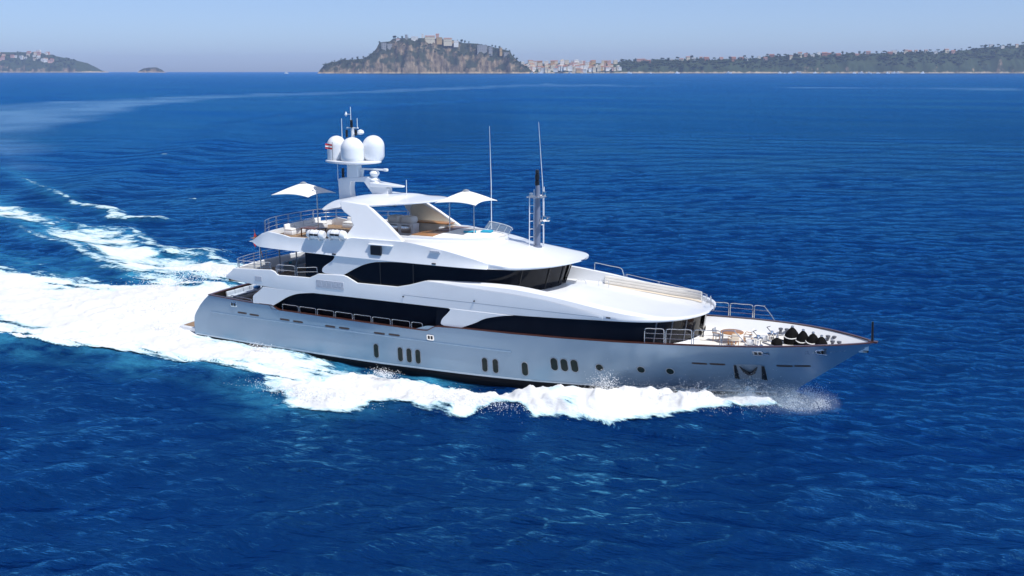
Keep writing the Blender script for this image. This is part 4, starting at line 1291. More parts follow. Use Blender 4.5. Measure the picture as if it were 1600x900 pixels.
mb = MB(); mb.lathe([(0.42, 0), (0.40, 0.08), (0.24, 0.18), (0.24, 0.30), (0.36, 0.42), (0.42, 0.58), (0.30, 0.74), (0.05, 0.8)], (18.35, 0, 14.05), 18); mb.build('radar_dome', M['white'], mast)
mb = MB(); mb.tube([(17.2, -0.1, 14.2), (17.3, -0.1, 14.86)], 0.10); mb.rbox((18.3, -0.1, 14.93), (2.4, 0.22, 0.14), 0.05); mb.rbox((19.5, -0.1, 14.93), (0.4, 0.3, 0.24), 0.08)
mb.build('radar_scanner', M['white'], mast)
xz_prism([(15.82, 14.05), (15.85, 15.4), (16.85, 15.4), (17.0, 14.05)], -0.34, 0.34).build('mast_column', M['white'], mast, bevel=0.06)
mb = MB(); mb.lathe([(0.9, 0), (1.9, 0.14), (2.05, 0.2), (2.05, 0.32), (1.95, 0.36)], (16.2, 0.15, 15.24), 36, sx=1.22, sy=0.86); mb.build('dome_platform', M['white'], mast)
def dome(c, r, h, taper=1.0):
    z0 = h - r
    prof = [(r * 0.86 * taper, 0.0), (r * 0.96 * taper, 0.06), (r * taper, 0.12), (r * 0.995, 0.34), (r, z0)] + [(r * math.cos(a), z0 + r * math.sin(a)) for a in np.linspace(0.12, 1.53, 10)]
    mb = MB(); mb.lathe(prof, c, 32); return mb.build('satellite_dome', M['white'], mast, angle=60)
dome((16.62, -0.55, 15.58), 0.95, 1.93)
dome((14.75, -0.10, 15.58), 0.79, 1.98)
dome((17.80, 0.75, 15.58), 0.90, 2.05, 0.88)
mb = MB(); mb.tube([(16.1, 0.3, 15.5), (16.1, 0.3, 18.2)], [0.16, 0.14], 8); mb.build('mast_pole', M['white'], mast)
mb = MB(); mb.rbox((16.1, 0.3, 18.2), (1.15, 0.12, 0.10), 0.03); mb.build('crosstree', M['white'], mast)
for (x, z0, z1, r) in ((15.65, 17.45, 18.05, 0.10), (16.55, 17.6, 18.1, 0.10), (16.15, 18.25, 18.85, 0.12), (15.55, 14.2, 14.95, 0.12)):
    mb = MB(); mb.lathe([(r, 0), (r, (z1 - z0) * 0.28), (r * 0.7, (z1 - z0) * 0.32), (r, (z1 - z0) * 0.38), (r, (z1 - z0) * 0.62), (r * 0.7, (z1 - z0) * 0.66), (r, (z1 - z0) * 0.72), (r * 0.9, z1 - z0)], (x, 0.1 if z0 > 15 else -0.45, z0), 12)
    mb.build('navigation_light', M['black_paint'], mast)
mb = MB(); mb.lathe([(0.22, 0), (0.30, 0.12), (0.24, 0.3), (0.05, 0.38)], (16.95, 0.2, 17.72), 14); mb.build('small_dome', M['white'], mast)
mb = MB(); mb.tube([(16.1, 0.3, 17.75), (17.0, 0.2, 17.72)], 0.05); mb.build('bracket', M['white'], mast)
for (x, y, z0, z1) in ((15.1, 0.2, 17.3, 18.95), (16.65, 0.2, 18.2, 19.0), (15.95, 0.3, 18.8, 19.9), (14.95, -0.35, 13.9, 15.3), (21.38, 0.0, 12.85, 14.2)):
    mb = MB(); mb.tube([(x, y, z0), (x, y, z1)], [0.03, 0.022], 5); mb.build('whip_antenna', M['white'], mast)
mb = MB(); mb.tube([(15.95, 0.3, 19.3), (15.6, 0.3, 19.3)], 0.02, 5); mb.lathe([(0.03, -0.2), (0.12, -0.05), (0.03, 0.18)], (15.5, 0.3, 19.32), 8); mb.build('wind_sensor', M['white'], mast)
for (x, y, z, top, dx) in ((26.83, 4.3, 10.0, 18.4, -0.15), (33.07, 1.0, 9.4, 19.0, -0.45)):
    mb = MB(); mb.tube([(x, y, z), (x + dx * 0.1, y, z + (top - z) * 0.45), (x + dx, y, top)], [0.036, 0.028, 0.010], 6)
    mb.build('whip_antenna', M['white'], wroof)
# grey signal mast on the wheelhouse roof
mb = MB(); mb.lathe([(0.36, 0.0), (0.36, 0.12), (0.22, 0.16), (0.21, 2.2), (0.17, 4.6), (0.13, 4.75)], (33.05, 0, 9.60), 16); sm = mb.build('signal_mast', M['mast_grey'], yacht)
mb = MB(); mb.lathe([(0.10, 0), (0.17, 0.05), (0.17, 0.35), (0.10, 0.4), (0.17, 0.45), (0.17, 0.85), (0.10, 0.9), (0.15, 0.95), (0.12, 1.2)], (33.0, 0, 14.3), 12); mb.build('signal_light', M['black_paint'], sm)
for (dx, dy, z1) in ((-0.55, -0.3, 13.5), (0.35, 0.35, 14.2), (-0.30, 0.0, 14.0)):
    mb = MB(); mb.tube([(33.05 + dx, dy, 9.62), (33.05 + dx, dy, z1)], 0.035, 6); mb.build('mast_stay', M['white'], sm)
for z in (10.4, 11.0, 11.6, 12.2, 12.8):
    mb = MB(); mb.tube([(32.5, -0.3, z), (32.75, 0, z)], 0.02, 5); mb.build('rung', M['white'], sm)
mb = MB(); mb.rbox((32.95, 0, 13.45), (1.3, 0.9, 0.10), 0.03); mb.rbox((32.5, 0, 13.6), (0.25, 0.25, 0.3), 0.05); mb.build('crow_platform', M['steel'], sm)
for (x, y, z) in ((33.7, -0.2, 11.9), (33.75, 0.4, 11.75), (33.55, -0.35, 11.55), (33.5, 0.2, 13.7)):
    mb = MB(); mb.lathe([(0.08, -0.16), (0.17, -0.08), (0.17, 0.12), (0.06, 0.18)], (x, y, z), 12); mb.tube([(33.05, 0, z - 0.1), (x, y, z - 0.12)], 0.04, 5); mb.build('search_light', M['chrome'], sm)
# jackstaff at the stem
mb = MB(); mb.tube([(57.80, 0, 5.08), (57.74, 0, 6.42)], [0.085, 0.065], 8); mb.build('jackstaff', M['black_paint'], yacht)

# ---------------- fixtures of the sun deck
mb = MB(); mb.rbox((19.9, 1.7, 9.85), (2.6, 1.0, 1.18), 0.08); bar = mb.build('bar_console', M['white'], yacht)
for dx in (-0.65, 0.6):
    mb = MB(); mb.rbox((19.9 + dx, 1.7, 10.72), (1.2, 1.1, 0.62), 0.24, seg=3); mb.build('console_cover', M['white_matt'], bar)
    mb = MB(); mb.rbox((19.9 + dx, 1.19, 9.95), (0.95, 0.06, 0.55), 0.04); mb.build('grill_door', M['steel'], bar)
    mb = MB(); mb.tube([(19.5 + dx, 1.12, 10.3), (20.3 + dx, 1.12, 10.3)], 0.03); mb.build('handle', M['black_paint'], bar)
mb = MB(); mb.rbox((22.3, 2.9, 9.85), (3.0, 0.9, 1.15), 0.05); ctr = mb.build('bar_counter', M['cream'], yacht)
mb = MB(); mb.rbox((22.3, 2.85, 10.48), (3.2, 1.1, 0.09), 0.03); mb.build('counter_top', M['wood'], ctr)
mb = MB(); mb.rbox((23.5, 2.2, 10.0), (0.7, 0.5, 0.5), 0.05); mb.build('ice_box', M['white'], ctr)
mb = MB(); mb.rbox((24.2, -1.3, 9.72), (2.2, 3.2, 0.9), 0.05); stp = mb.build('well_step', M['white'], yacht)
mb = MB(); mb.rbox((24.15, -1.0, 10.2), (2.0, 2.4, 0.06), 0.02); mb.build('step_tread', M['wood'], stp)
mb = MB(); mb.rbox((24.6, 1.9, 10.22), (1.7, 3.0, 0.06), 0.02); mb.build('step_tread', M['dark_wood'], stp)
# sun bathing pad fills the nose of the well
mb = MB()
xs3 = np.concatenate([np.linspace(25.3, 29, 22), 29.95 - np.linspace(0.97, 0.1, 16) ** 2])
T = [[(x, t * max(float(coam(x)) - 0.35, 0.05), 10.22 + 0.08 * (1 - t ** 4)) for t in np.linspace(-1, 1, 13)] for x in xs3]
mb.slab(T, [[(x, y, 9.3) for x, y, z in r] for r in T]); mb.build('sun_pad', M['white_matt'], yacht, bevel=0.05)

# ---------------- loose things on board, each on its own
def thing(name, label, cat, loc, rz=0.0, group=None):
    return tag(empty(name, loc, rz), label, cat, group)
# rectangular sails on poles
def canopy(label, cx, cy, zc, half, peak, poles):
    t = thing('sun_canopy', label, 'sunshade', (cx, cy, zc), 0, 'white sunshades on the sun deck')
    mb = MB(); n = 17
    def P(u, v, dz):
        k = 1 - 0.10 * (1 - u * u) * abs(v) ** 3 - 0.0
        x = u * half * (1 - 0.12 * (1 - v * v) * abs(u) ** 4); y = v * half * (1 - 0.12 * (1 - u * u) * abs(v) ** 4)
        r = max(abs(u), abs(v)); q = math.hypot(u, v) / 1.414
        z = peak * (0.55 * max(0.0, 1 - r ** 1.15) + 0.45 * (1 - q ** 1.2))
        return (cx + x, cy + y, zc + z + dz)
    T = [[P(u, v, 0.02) for v in np.linspace(-1, 1, n)] for u in np.linspace(-1, 1, n)]
    mb.slab(T, [[(x, y, z - 0.03) for x, y, z in r] for r in T])
    mb.build('cloth', M['white_matt'], t)
    mb = MB(); mb.lathe([(0.26, -0.06), (0.26, 0.05), (0.05, 0.12)], (cx, cy, zc + peak), 12); mb.build('peak_cap', M['grey'], t)
    for (x, y, z0, z1) in poles:
        mb = MB(); mb.tube([(x, y, z0), (x, y, z1)], 0.045, 8); mb.build('pole', M['steel'], t)
    for u, v in ((-1, -1), (1, -1), (1, 1), (-1, 1)):
        mb = MB(); mb.tube([(cx, cy, zc + peak - 0.02), (cx + u * half * 0.55, cy + v * half * 0.55, zc + peak * 0.42 - 0.03), (cx + u * half, cy + v * half, zc - 0.02)], 0.02, 5); mb.build('canopy_rib', M['steel'], t)
    return t
canopy('white square sunshade at the stern end of the sun deck, behind the mast', 11.1, 0.0, 12.55, 1.90, 0.92, [(12.45, 0.05, 9.26, 13.1)])
canopy('white square sunshade over the bathing well, forward of the hardtop', 26.75, 0.2, 12.72, 1.80, 0.86, [(27.55, 0.0, 10.2, 13.2), (25.3, 0.1, 10.2, 12.9)])
for (x, y, z0, z1) in ():
    pass
# life rafts in canisters hung on the starboard rim
def raft():
    t = thing('life_raft', 'white life raft canister, the one nearer the stern of the two on the rail', 'life raft', (16.05, -5.0, 9.75), 0, 'life raft canisters')
    mb = MB()
    prof = [(0.02, -0.80), (0.26, -0.80), (0.34, -0.70), (0.36, -0.45), (0.36, -0.02), (0.39, 0.0), (0.36, 0.02), (0.36, 0.45), (0.34, 0.70), (0.26, 0.80), (0.02, 0.80)]
    vs, fs, n = [], [], 20
    for r, l in prof:
        for k in range(n):
            a = 2 * math.pi * k / n; vs.append((16.05 + l, -5.0 + r * math.cos(a), 10.10 + r * math.sin(a)))
    for i in range(len(prof) - 1):
        for k in range(n): fs.append((i * n + k, i * n + (k + 1) % n, (i + 1) * n + (k + 1) % n, (i + 1) * n + k))
    mb.add(vs, fs); mb.build('canister', M['white'], t)
    for dx in (-0.42, 0.42):
        mb = MB(); mb.tube([(16.05 + dx, -5.0 + 0.37 * math.cos(a), 10.10 + 0.37 * math.sin(a)) for a in np.linspace(-0.6, math.pi + 0.6, 16)], 0.03, 5); mb.build('strap', M['grey'], t)
    for dx in (-0.5, 0.5):
        mb = MB(); mb.tube([(16.05 + dx, -4.7, 9.62), (16.05 + dx, -5.28, 9.68), (16.05 + dx, -5.42, 9.9)], 0.035, 6); mb.build('cradle', M['steel'], t)
    mb = MB(); mb.rbox((16.05, -5.365, 10.12), (0.9, 0.02, 0.16), 0.008); mb.build('name_strip', M['black_paint'], t)
    return t
rf = raft()
r2 = copy_tree(rf); r2.location = (18.05, -4.98, 9.88); r2['label'] = 'white life raft canister, the one nearer the arch of the two on the rail'
# flags
def cloth_grid(p0, u, v, nu=12, nv=8, wave=0.05):
    p0, u, v = Vector(p0), Vector(u), Vector(v)
    n = u.cross(v).normalized()
    return [[p0 + u * (i / nu) + v * (j / nv) + n * wave * math.sin(i / nu * 7 + j * 0.3) * (i / nu) for j in range(nv + 1)] for i in range(nu + 1)]
t = thing('ensign', 'red ensign hanging from a staff at the stern of the upper deck', 'flag', (6.4, 0, 6.64))
mb = MB(); mb.tube([(6.4, 0, 6.62), (5.5, 0, 9.1)], [0.04, 0.03], 6); mb.build('flag_staff', M['dark_wood'], t)
mb = MB(); G = np.array([[tuple(p) for p in r] for r in cloth_grid((5.58, 0, 8.9), (-0.10, -0.2, -0.8), (0.26, 0.02, -0.55), wave=0.08)]); mb.slab(G, G + np.array((0, 0.012, 0)))
mb.build('flag_cloth', M['red'], t)
t = thing('courtesy_flag', 'small red and white striped flag flying beside the satellite domes', 'flag', (15.0, -1.05, 15.6))
mb = MB(); mb.tube([(15.0, -1.05, 15.58), (15.0, -1.05, 17.1)], 0.02, 5); mb.build('halyard', M['dark_grey'], t)
mb = MB()
for k, m_ in enumerate((0, 1, 0)):
    G = np.array([[tuple(p) for p in r] for r in cloth_grid((15.0, -1.05, 16.9 - 0.14 * k), (-0.6, -0.1, 0.08), (0, 0, -0.14), 10, 3, 0.05)]); mb.slab(G, G + np.array((0, 0.012, 0)), m_)
mb.build('flag_cloth', [M['red'], M['white_matt']], t)
# deck table with chairs on the foredeck
fz = lambda x: float(deck_z(x)) + 0.055
t = thing('deck_table', 'round varnished wooden table on the white foredeck', 'table', (48.35, -0.15, fz(48.3)))
z0 = fz(48.3)
mb = MB(); mb.lathe([(0.78, 0.68), (0.82, 0.70), (0.82, 0.74), (0.78, 0.76)], (48.35, -0.15, z0), 28); mb.build('tabletop', M['wood'], t)
mb = MB(); mb.lathe([(0.30, 0), (0.26, 0.05), (0.06, 0.1), (0.05, 0.62), (0.2, 0.68)], (48.35, -0.15, z0), 14); mb.build('leg', M['steel'], t)
def chair(label, x, y, rz, cushion):
    z = fz(x)
    t = thing('deck_chair', label, 'chair', (x, y, z), rz, 'chairs round the foredeck table')
    o = (x, y, z)
    def place(mb, name, m_):
        ob = mb.build(name, m_, t); return ob
    mb = MB(); mb.rbox((x, y, z + 0.42), (0.56, 0.56, 0.12), 0.05); place(mb, 'seat', cushion)
    mb = MB(); mb.rbox((x + 0.27, y, z + 0.68), (0.10, 0.58, 0.50), 0.04, ry=0.2); place(mb, 'backrest', cushion)
    for s in (-1, 1):
        mb = MB(); mb.tube(smooth_path([(x - 0.25, y + s * 0.3, z), (x - 0.26, y + s * 0.3, z + 0.6), (x, y + s * 0.3, z + 0.64), (x + 0.30, y + s * 0.3, z + 0.64)], 4), 0.025, 6); place(mb, 'armrest', M['wood'])
        for dx in (-0.24, 0.24):
            mb = MB(); mb.tube([(x + dx, y + s * 0.25, z), (x + dx, y + s * 0.25, z + 0.38)], 0.028, 6); place(mb, 'leg', M['wood'])
    return t
chair('white cushioned chair on the bow side of the round foredeck table', 49.45, 0.15, 0.1, M['white_matt'])
chair('brown woven chair in front of the round foredeck table', 48.75, -1.15, -0.9, M['cream'])
chair('grey chair behind the round foredeck table', 47.35, -0.2, 3.0, M['grey'])
# anchor windlasses, bitts: bolted to the foredeck
for (x, y) in ((50.35, -0.75), (50.95, 0.75)):
    z = fz(x)
    mb = MB(); mb.lathe([(0.36, 0), (0.36, 0.08), (0.22, 0.14), (0.20, 0.42), (0.33, 0.52), (0.33, 0.60), (0.16, 0.66), (0.14, 0.78), (0.03, 0.8)], (x, y, z), 18); w_ = mb.build('windlass', M['chrome'], yacht)
    mb = MB(); mb.rbox((x - 0.55, y + 0.05, z + 0.2), (0.5, 0.36, 0.36), 0.06); mb.build('motor_housing', M['white'], w_)
    mb = MB(); mb.tube([(x + 0.3, y, z + 0.30), (x + 1.1, y, z + 0.12)], 0.06, 6); mb.build('chain', M['dark_grey'], w_)
    mb = MB(); mb.tube([(x - 0.1, y, z + 0.75), (x - 0.35, y - 0.1, z + 1.05), (x - 0.1, y - 0.15, z + 1.15)], 0.035, 6); mb.build('brake_lever', M['dark_grey'], w_)
for (x, y) in ((51.3, 3.0), (54.85, 1.75), (51.3, -3.0), (54.85, -1.75), (55.4, 0.35)):
    z = fz(x)
    mb = MB(); mb.rbox((x, y, z + 0.04), (0.75, 0.3, 0.08), 0.03); bt = mb.build('mooring_bitts', M['steel'], yacht)
    for dx in (-0.22, 0.22):
        mb = MB(); mb.lathe([(0.11, 0.05), (0.10, 0.36), (0.16, 0.40), (0.16, 0.50), (0.05, 0.53)], (x + dx, y, z), 12); mb.build('bollard', M['dark_grey'], bt)
# black fabric covers
def cover(x, y, r, h, label, band):
    z = fz(x)
    t = thing('fabric_cover', label, 'cover', (x, y, z), 0, 'black fabric covers on the foredeck')
    mb = MB(); mb.lathe([(r * 1.04, 0.0), (r * 1.03, 0.1), (r * 1.02, h * 0.38), (r * 0.98, h * 0.46), (r * 0.78, h * 0.66), (r * 0.52, h * 0.82), (r * 0.25, h * 0.93), (0.05, h)], (x, y, z), 20)
    rng = np.random.default_rng(int(x * 10))
    mb.v = [(a + rng.normal(0, 0.012), b + rng.normal(0, 0.012), c) for a, b, c in mb.v]
    mb.build('cloth', M['black'], t)
    mb = MB(); mb.lathe([(0.05, h - 0.03), (0.11, h), (0.10, h + 0.07), (0.03, h + 0.1)], (x, y, z), 10); mb.build('top_knob', M['steel'], t)
    if band:
        mb = MB(); mb.tube([(x + r * 1.05 * math.cos(a), y + r * 1.05 * math.sin(a), z + h * band + 0.05 * math.cos(a * 2)) for a in np.linspace(0, 2 * math.pi, 24)], 0.035, 6); mb.build('lashing', M['white_matt'], t)
    return t
cover(52.35, 0.75, 0.52, 1.18, 'largest black fabric cover with white lashing, nearest the windlasses', 0.42)
cover(53.15, 0.50, 0.44, 1.05, 'second black fabric cover from the windlasses in the row of four', 0.30)
cover(53.88, 0.22, 0.44, 0.98, 'third black fabric cover from the windlasses in the row of four', 0.36)
cover(54.5, -0.05, 0.40, 0.86, 'black fabric cover nearest the stem in the row of four', 0.0)
cover(51.55, -0.25, 0.38, 0.60, 'low black fabric cover standing apart beside the windlass', 0.0)
# towels, cushions and furniture
def soft(name, label, cat, c, size, m_, rz=0.0, r=0.06, group=None):
    mb = MB(); mb.rbox(c, size, r, rz, seg=3)
    o = mb.build(name, m_); return tag(o, label, cat, group)
soft('towel', 'turquoise towel spread on the white sun pad, the one nearer the stern', 'towel', (27.0, 0.3, 10.36), (1.0, 0.75, 0.06), M['turquoise'], 0.5, 0.02, 'turquoise towels')
soft('towel', 'turquoise towel rolled over the edge of the sun pad toward the bow', 'towel', (28.15, 1.0, 10.36), (0.85, 0.8, 0.14), M['turquoise'], 0.2, 0.03, 'turquoise towels')
def lounge(label, c, L, W, rz, base, cushion, n):
    t = thing('lounge_sofa', label, 'sofa', c, rz, 'lounge sofas on the open decks')
    mb = MB(); mb.rbox((c[0], c[1], c[2] + 0.17), (L, W, 0.34), 0.04); mb.build('base', base, t)
    for k in range(n):
        mb = MB(); mb.rbox((c[0] - L / 2 + L / n * (k + 0.5), c[1], c[2] + 0.43), (L / n - 0.03, W - 0.05, 0.18), 0.06, seg=3); mb.build('seat_cushion', cushion, t)
        mb = MB(); mb.rbox((c[0] - L / 2 + L / n * (k + 0.5), c[1] + W / 2 - 0.1, c[2] + 0.66), (L / n - 0.05, 0.2, 0.42), 0.07, seg=3); mb.build('back_cushion', cushion, t)
    return t
lounge('white padded sofa along the stern rail of the sun deck', (10.75, 0.6, 9.27), 5.0, 0.9, R(90), M['white'], M['white_matt'], 4)
lounge('white padded sofa along the port rail of the sun deck', (14.6, 4.0, 9.27), 4.4, 0.9, 0.0, M['white'], M['white_matt'], 4)
lounge('white sofa with grey blue cushions across the upper aft deck', (9.0, 1.2, 5.81), 4.6, 0.9, R(-90), M['white'], M['pale_blue'], 4)
lounge('grey blue cushioned sofa along the stern of the main deck', (4.35, 0.4, 2.96), 5.4, 0.9, R(90), M['white'], M['pale_blue'], 5)
def low_table(label, c, L, W, top, rz=0.0):
    t = thing('low_table', label, 'table', c, rz, 'wooden tables on the open decks')
    mb = MB(); mb.rbox((c[0], c[1], c[2] + 0.70), (L, W, 0.06), 0.02); mb.build('tabletop', top, t)
    for sx_ in (-1, 1):
        for sy_ in (-1, 1):
            mb = MB(); mb.rbox((c[0] + sx_ * (L / 2 - 0.12), c[1] + sy_ * (W / 2 - 0.12), c[2] + 0.335), (0.09, 0.09, 0.67), 0.015); mb.build('leg', top, t)
    return t
low_table('dark wooden table on the sun deck beside the life rafts', (13.2, -1.6, 9.27), 2.0, 1.2, M['dark_wood'])
low_table('varnished wooden dining table on the upper aft deck', (12.2, 0.6, 5.81), 2.6, 1.5, M['wood'])
low_table('varnished wooden table on the aft main deck', (6.6, 0.2, 2.96), 1.9, 1.3, M['wood'])
soft('cushion', 'bright blue cushion on the upper aft deck sofa', 'cushion', (9.2, 2.6, 6.50), (0.5, 0.5, 0.22), M['blue_cloth'], 0.4)
soft('cushion', 'turquoise cushion on the upper aft deck sofa', 'cushion', (9.2, -0.1, 6.50), (0.55, 0.5, 0.22), M['turquoise'], 0.2)
soft('cushion', 'blue cushion on the main deck stern sofa', 'cushion', (4.5, 1.2, 3.66), (0.5, 0.5, 0.22), M['blue_cloth'], 0.2)

# ------------------------------------------------------------------ far shores
def far_pt(u, v, z):
    """u metres to the side and v metres out from the camera's foot"""
    return (CAM[0] + RGT[0] * u + FWD[0] * v, CAM[1] + RGT[1] * u + FWD[1] * v, z)

def land_mat(name, rock, green, sand, green_amt):
    m, nt, p = new_mat(name)
    geo = nd(nt, 'ShaderNodeNewGeometry')
    sx = nd(nt, 'ShaderNodeSeparateXYZ'); nt.links.new(geo.outputs['Position'], sx.inputs[0])
    sn = nd(nt, 'ShaderNodeSeparateXYZ'); nt.links.new(geo.outputs['Normal'], sn.inputs[0])
    n1 = nd(nt, 'ShaderNodeTexNoise', Scale=0.011, Detail=8.0, Roughness=0.65); nt.links.new(geo.outputs['Position'], n1.inputs['Vector'])
    mp = nd(nt, 'ShaderNodeMapping'); mp.inputs['Scale'].default_value = (1, 1, 0.35); nt.links.new(geo.outputs['Position'], mp.inputs['Vector'])
    n2 = nd(nt, 'ShaderNodeTexNoise', Scale=0.035, Detail=6.0, Roughness=0.7); nt.links.new(mp.outputs[0], n2.inputs['Vector'])
    rk = nd(nt, 'ShaderNodeValToRGB')
    rk.color_ramp.elements[0].position = 0.35; rk.color_ramp.elements[0].color = (*[c * 0.30 for c in rock], 1)
    rk.color_ramp.elements[1].position = 0.68; rk.color_ramp.elements[1].color = (*[min(1, c * 1.7) for c in rock], 1)
    nt.links.new(n2.outputs['Fac'], rk.inputs['Fac'])
    gr = nd(nt, 'ShaderNodeMix', data_type='RGBA')
    gr.inputs[6].default_value = (*[c * 0.55 for c in green], 1); gr.inputs[7].default_value = (*[c * 1.5 for c in green], 1)
    nt.links.new(n2.outputs['Fac'], gr.inputs[0])
    ad = nd(nt, 'ShaderNodeMath', operation='MULTIPLY_ADD'); ad.inputs[1].default_value = 0.55
    nt.links.new(sn.outputs['Z'], ad.inputs[0]); nt.links.new(n1.outputs['Fac'], ad.inputs[2])
    mr = nd(nt, 'ShaderNodeMapRange'); mr.inputs[1].default_value = 0.98 - green_amt; mr.inputs[2].default_value = 1.10 - green_amt
    nt.links.new(ad.outputs[0], mr.inputs[0])
    mx = nd(nt, 'ShaderNodeMix', data_type='RGBA')
    nt.links.new(mr.outputs[0], mx.inputs[0]); nt.links.new(rk.outputs[0], mx.inputs[6]); nt.links.new(gr.outputs[2], mx.inputs[7])
    hz = nd(nt, 'ShaderNodeMath', operation='MULTIPLY_ADD'); hz.inputs[1].default_value = 60.0
    nt.links.new(n1.outputs['Fac'], hz.inputs[0]); hz.inputs[2].default_value = -22.0
    df = nd(nt, 'ShaderNodeMath', operation='SUBTRACT'); nt.links.new(hz.outputs[0], df.inputs[0]); nt.links.new(sx.outputs['Z'], df.inputs[1])
    mz = nd(nt, 'ShaderNodeMapRange'); mz.inputs[1].default_value = -6.0; mz.inputs[2].default_value = 4.0
    nt.links.new(df.outputs[0], mz.inputs[0])
    m3 = nd(nt, 'ShaderNodeMix', data_type='RGBA'); m3.inputs[7].default_value = (*sand, 1)
    nt.links.new(mz.outputs[0], m3.inputs[0]); nt.links.new(mx.outputs[2], m3.inputs[6])
    nt.links.new(m3.outputs[2], p.inputs['Base Color'])
    p.inputs['Roughness'].default_value = 0.9; p.inputs['Specular IOR Level'].default_value = 0.1
    return m

def terrain(name, label, prof, dist, depth, cliff, mt, du, seed, rough=1.0, back=0.5):
    us_ = np.arange(prof[0][0], prof[-1][0] + du, du)
    H = np.interp(us_, [p_[0] for p_ in prof], [p_[1] for p_ in prof])
    vs_ = np.concatenate([np.linspace(0, cliff * 1.6, 22), np.linspace(cliff * 1.6, depth, 16)[1:]])
    U, V = np.meshgrid(us_, vs_, indexing='ij')
    hh = H[:, None]
    shore = 70 * fbm(U / 260, U * 0 + seed, 4, seed) + 26 * fbm(U / 50, V / 70 + seed, 3, seed + 3)
    t = np.clip(V / (cliff * (0.45 + 0.6 * sstep(60, 260, hh))), 0, 1)
    face = t ** (0.62 + 0.45 * fbm(U / 120, U * 0, 3, seed + 5))
    top = 1 + 0.0 * V
    fall = 1 - back * sstep(depth * 0.35, depth, V) ** 1.5
    Z = hh * np.minimum(face, top) * fall
    Z += rough * (14 * fbm(U / 70, V / 45 + 3 * Z / 90, 4, seed + 9) + 6 * fbm(U / 18, V / 14, 3, seed + 11)) * sstep(0, 30, Z) * sstep(1.0, 0.6, t * 0.98) - 8 * (V <= 0)
    X = CAM[0] + RGT[0] * U + FWD[0] * (dist + V + shore); Y = CAM[1] + RGT[1] * U + FWD[1] * (dist + V + shore)
    mb = MB(); mb.grid(np.stack([X, Y, Z], -1))
    o = mb.build(name, mt, recalc=False, angle=60)
    tag(o, label, kind='structure')
    def at(u, v):
        i = int(np.clip(np.searchsorted(us_, u), 1, len(us_) - 1)); j = int(np.clip(np.searchsorted(vs_, v), 1, len(vs_) - 1))
        return (float(X[i, j]), float(Y[i, j]), float(Z[i, j]))
    def at_share(u, f):
        """the place on the slope where it reaches the share f of the local height"""
        i = int(np.clip(np.searchsorted(us_, u), 1, len(us_) - 1))
        m_ = float(Z[i, :26].max())
        j = int(np.argmax(Z[i] >= min(f, 0.999) * m_))
        return (float(X[i, j]), float(Y[i, j]), float(Z[i, j]))
    return at_share

ISLE = [(-1645, -6), (-1629, 9), (-1611, 40), (-1573, 77), (-1529, 93), (-1475, 98), (-1432, 112), (-1367, 112), (-1287, 117), (-1244, 122), (-1186, 158), (-1146, 200), (-1120, 256), (-1026, 264),
        (-1006, 282), (-993, 288), (-908, 290), (-748, 290), (-588, 284), (-470, 272), (-417, 252), (-374, 250), (-294, 246), (-187, 224), (-160, 218), (-134, 212), (-16, 184), (0, 150), (32, 119), (81, 77), (134, 45), (177, 14), (200, -6)]
rock_m = land_mat('rocky cliff', (0.23, 0.175, 0.115), (0.040, 0.050, 0.032), (0.48, 0.36, 0.23), 0.33)
isle_at = terrain('hill', 'steep rocky headland on the horizon', ISLE, 8950, 620, 130, rock_m, 7.0, 4, 1.6, 0.6)
COAST = [(-60, -6), (34, 70), (170, 92), (283, 84), (566, 92), (934, 84), (962, 96), (1132, 106), (1358, 112), (1472, 108), (1641, 128), (1811, 112), (2150, 128), (2319, 144), (2544, 158), (2770, 163), (3052, 170),
         (3391, 176), (3617, 182), (3955, 190), (4179, 208), (4290, 230), (4515, 240), (5077, 260), (5800, 240)]
coast_m = land_mat('wooded slope', (0.27, 0.20, 0.14), (0.040, 0.060, 0.032), (0.40, 0.33, 0.24), 0.42)
coast_at = terrain('hills', 'long low wooded coast', COAST, 9450, 900, 260, coast_m, 14.0, 21, 1.2, 0.3)
LEFT = [(-8600, 300), (-7225, 280), (-6424, 255), (-6183, 255), (-5943, 247), (-5850, 226), (-5730, 196), (-5570, 165), (-5400, 120), (-5340, 70), (-5300, 32), (-5230, 8), (-5190, -6)]
left_at = terrain('hills', 'distant headland with white houses', LEFT, 13400, 420, 200, coast_m, 16.0, 37, 1.2, 0.3)
ISLET = [(-4690, -6), (-4659, 25), (-4609, 49), (-4540, 60), (-4471, 62), (-4416, 41), (-4393, 17), (-4370, -6)]
terrain('hill', 'tiny low islet on the horizon', ISLET, 13400, 220, 60, rock_m, 9.0, 55, 0.5, 0.9)

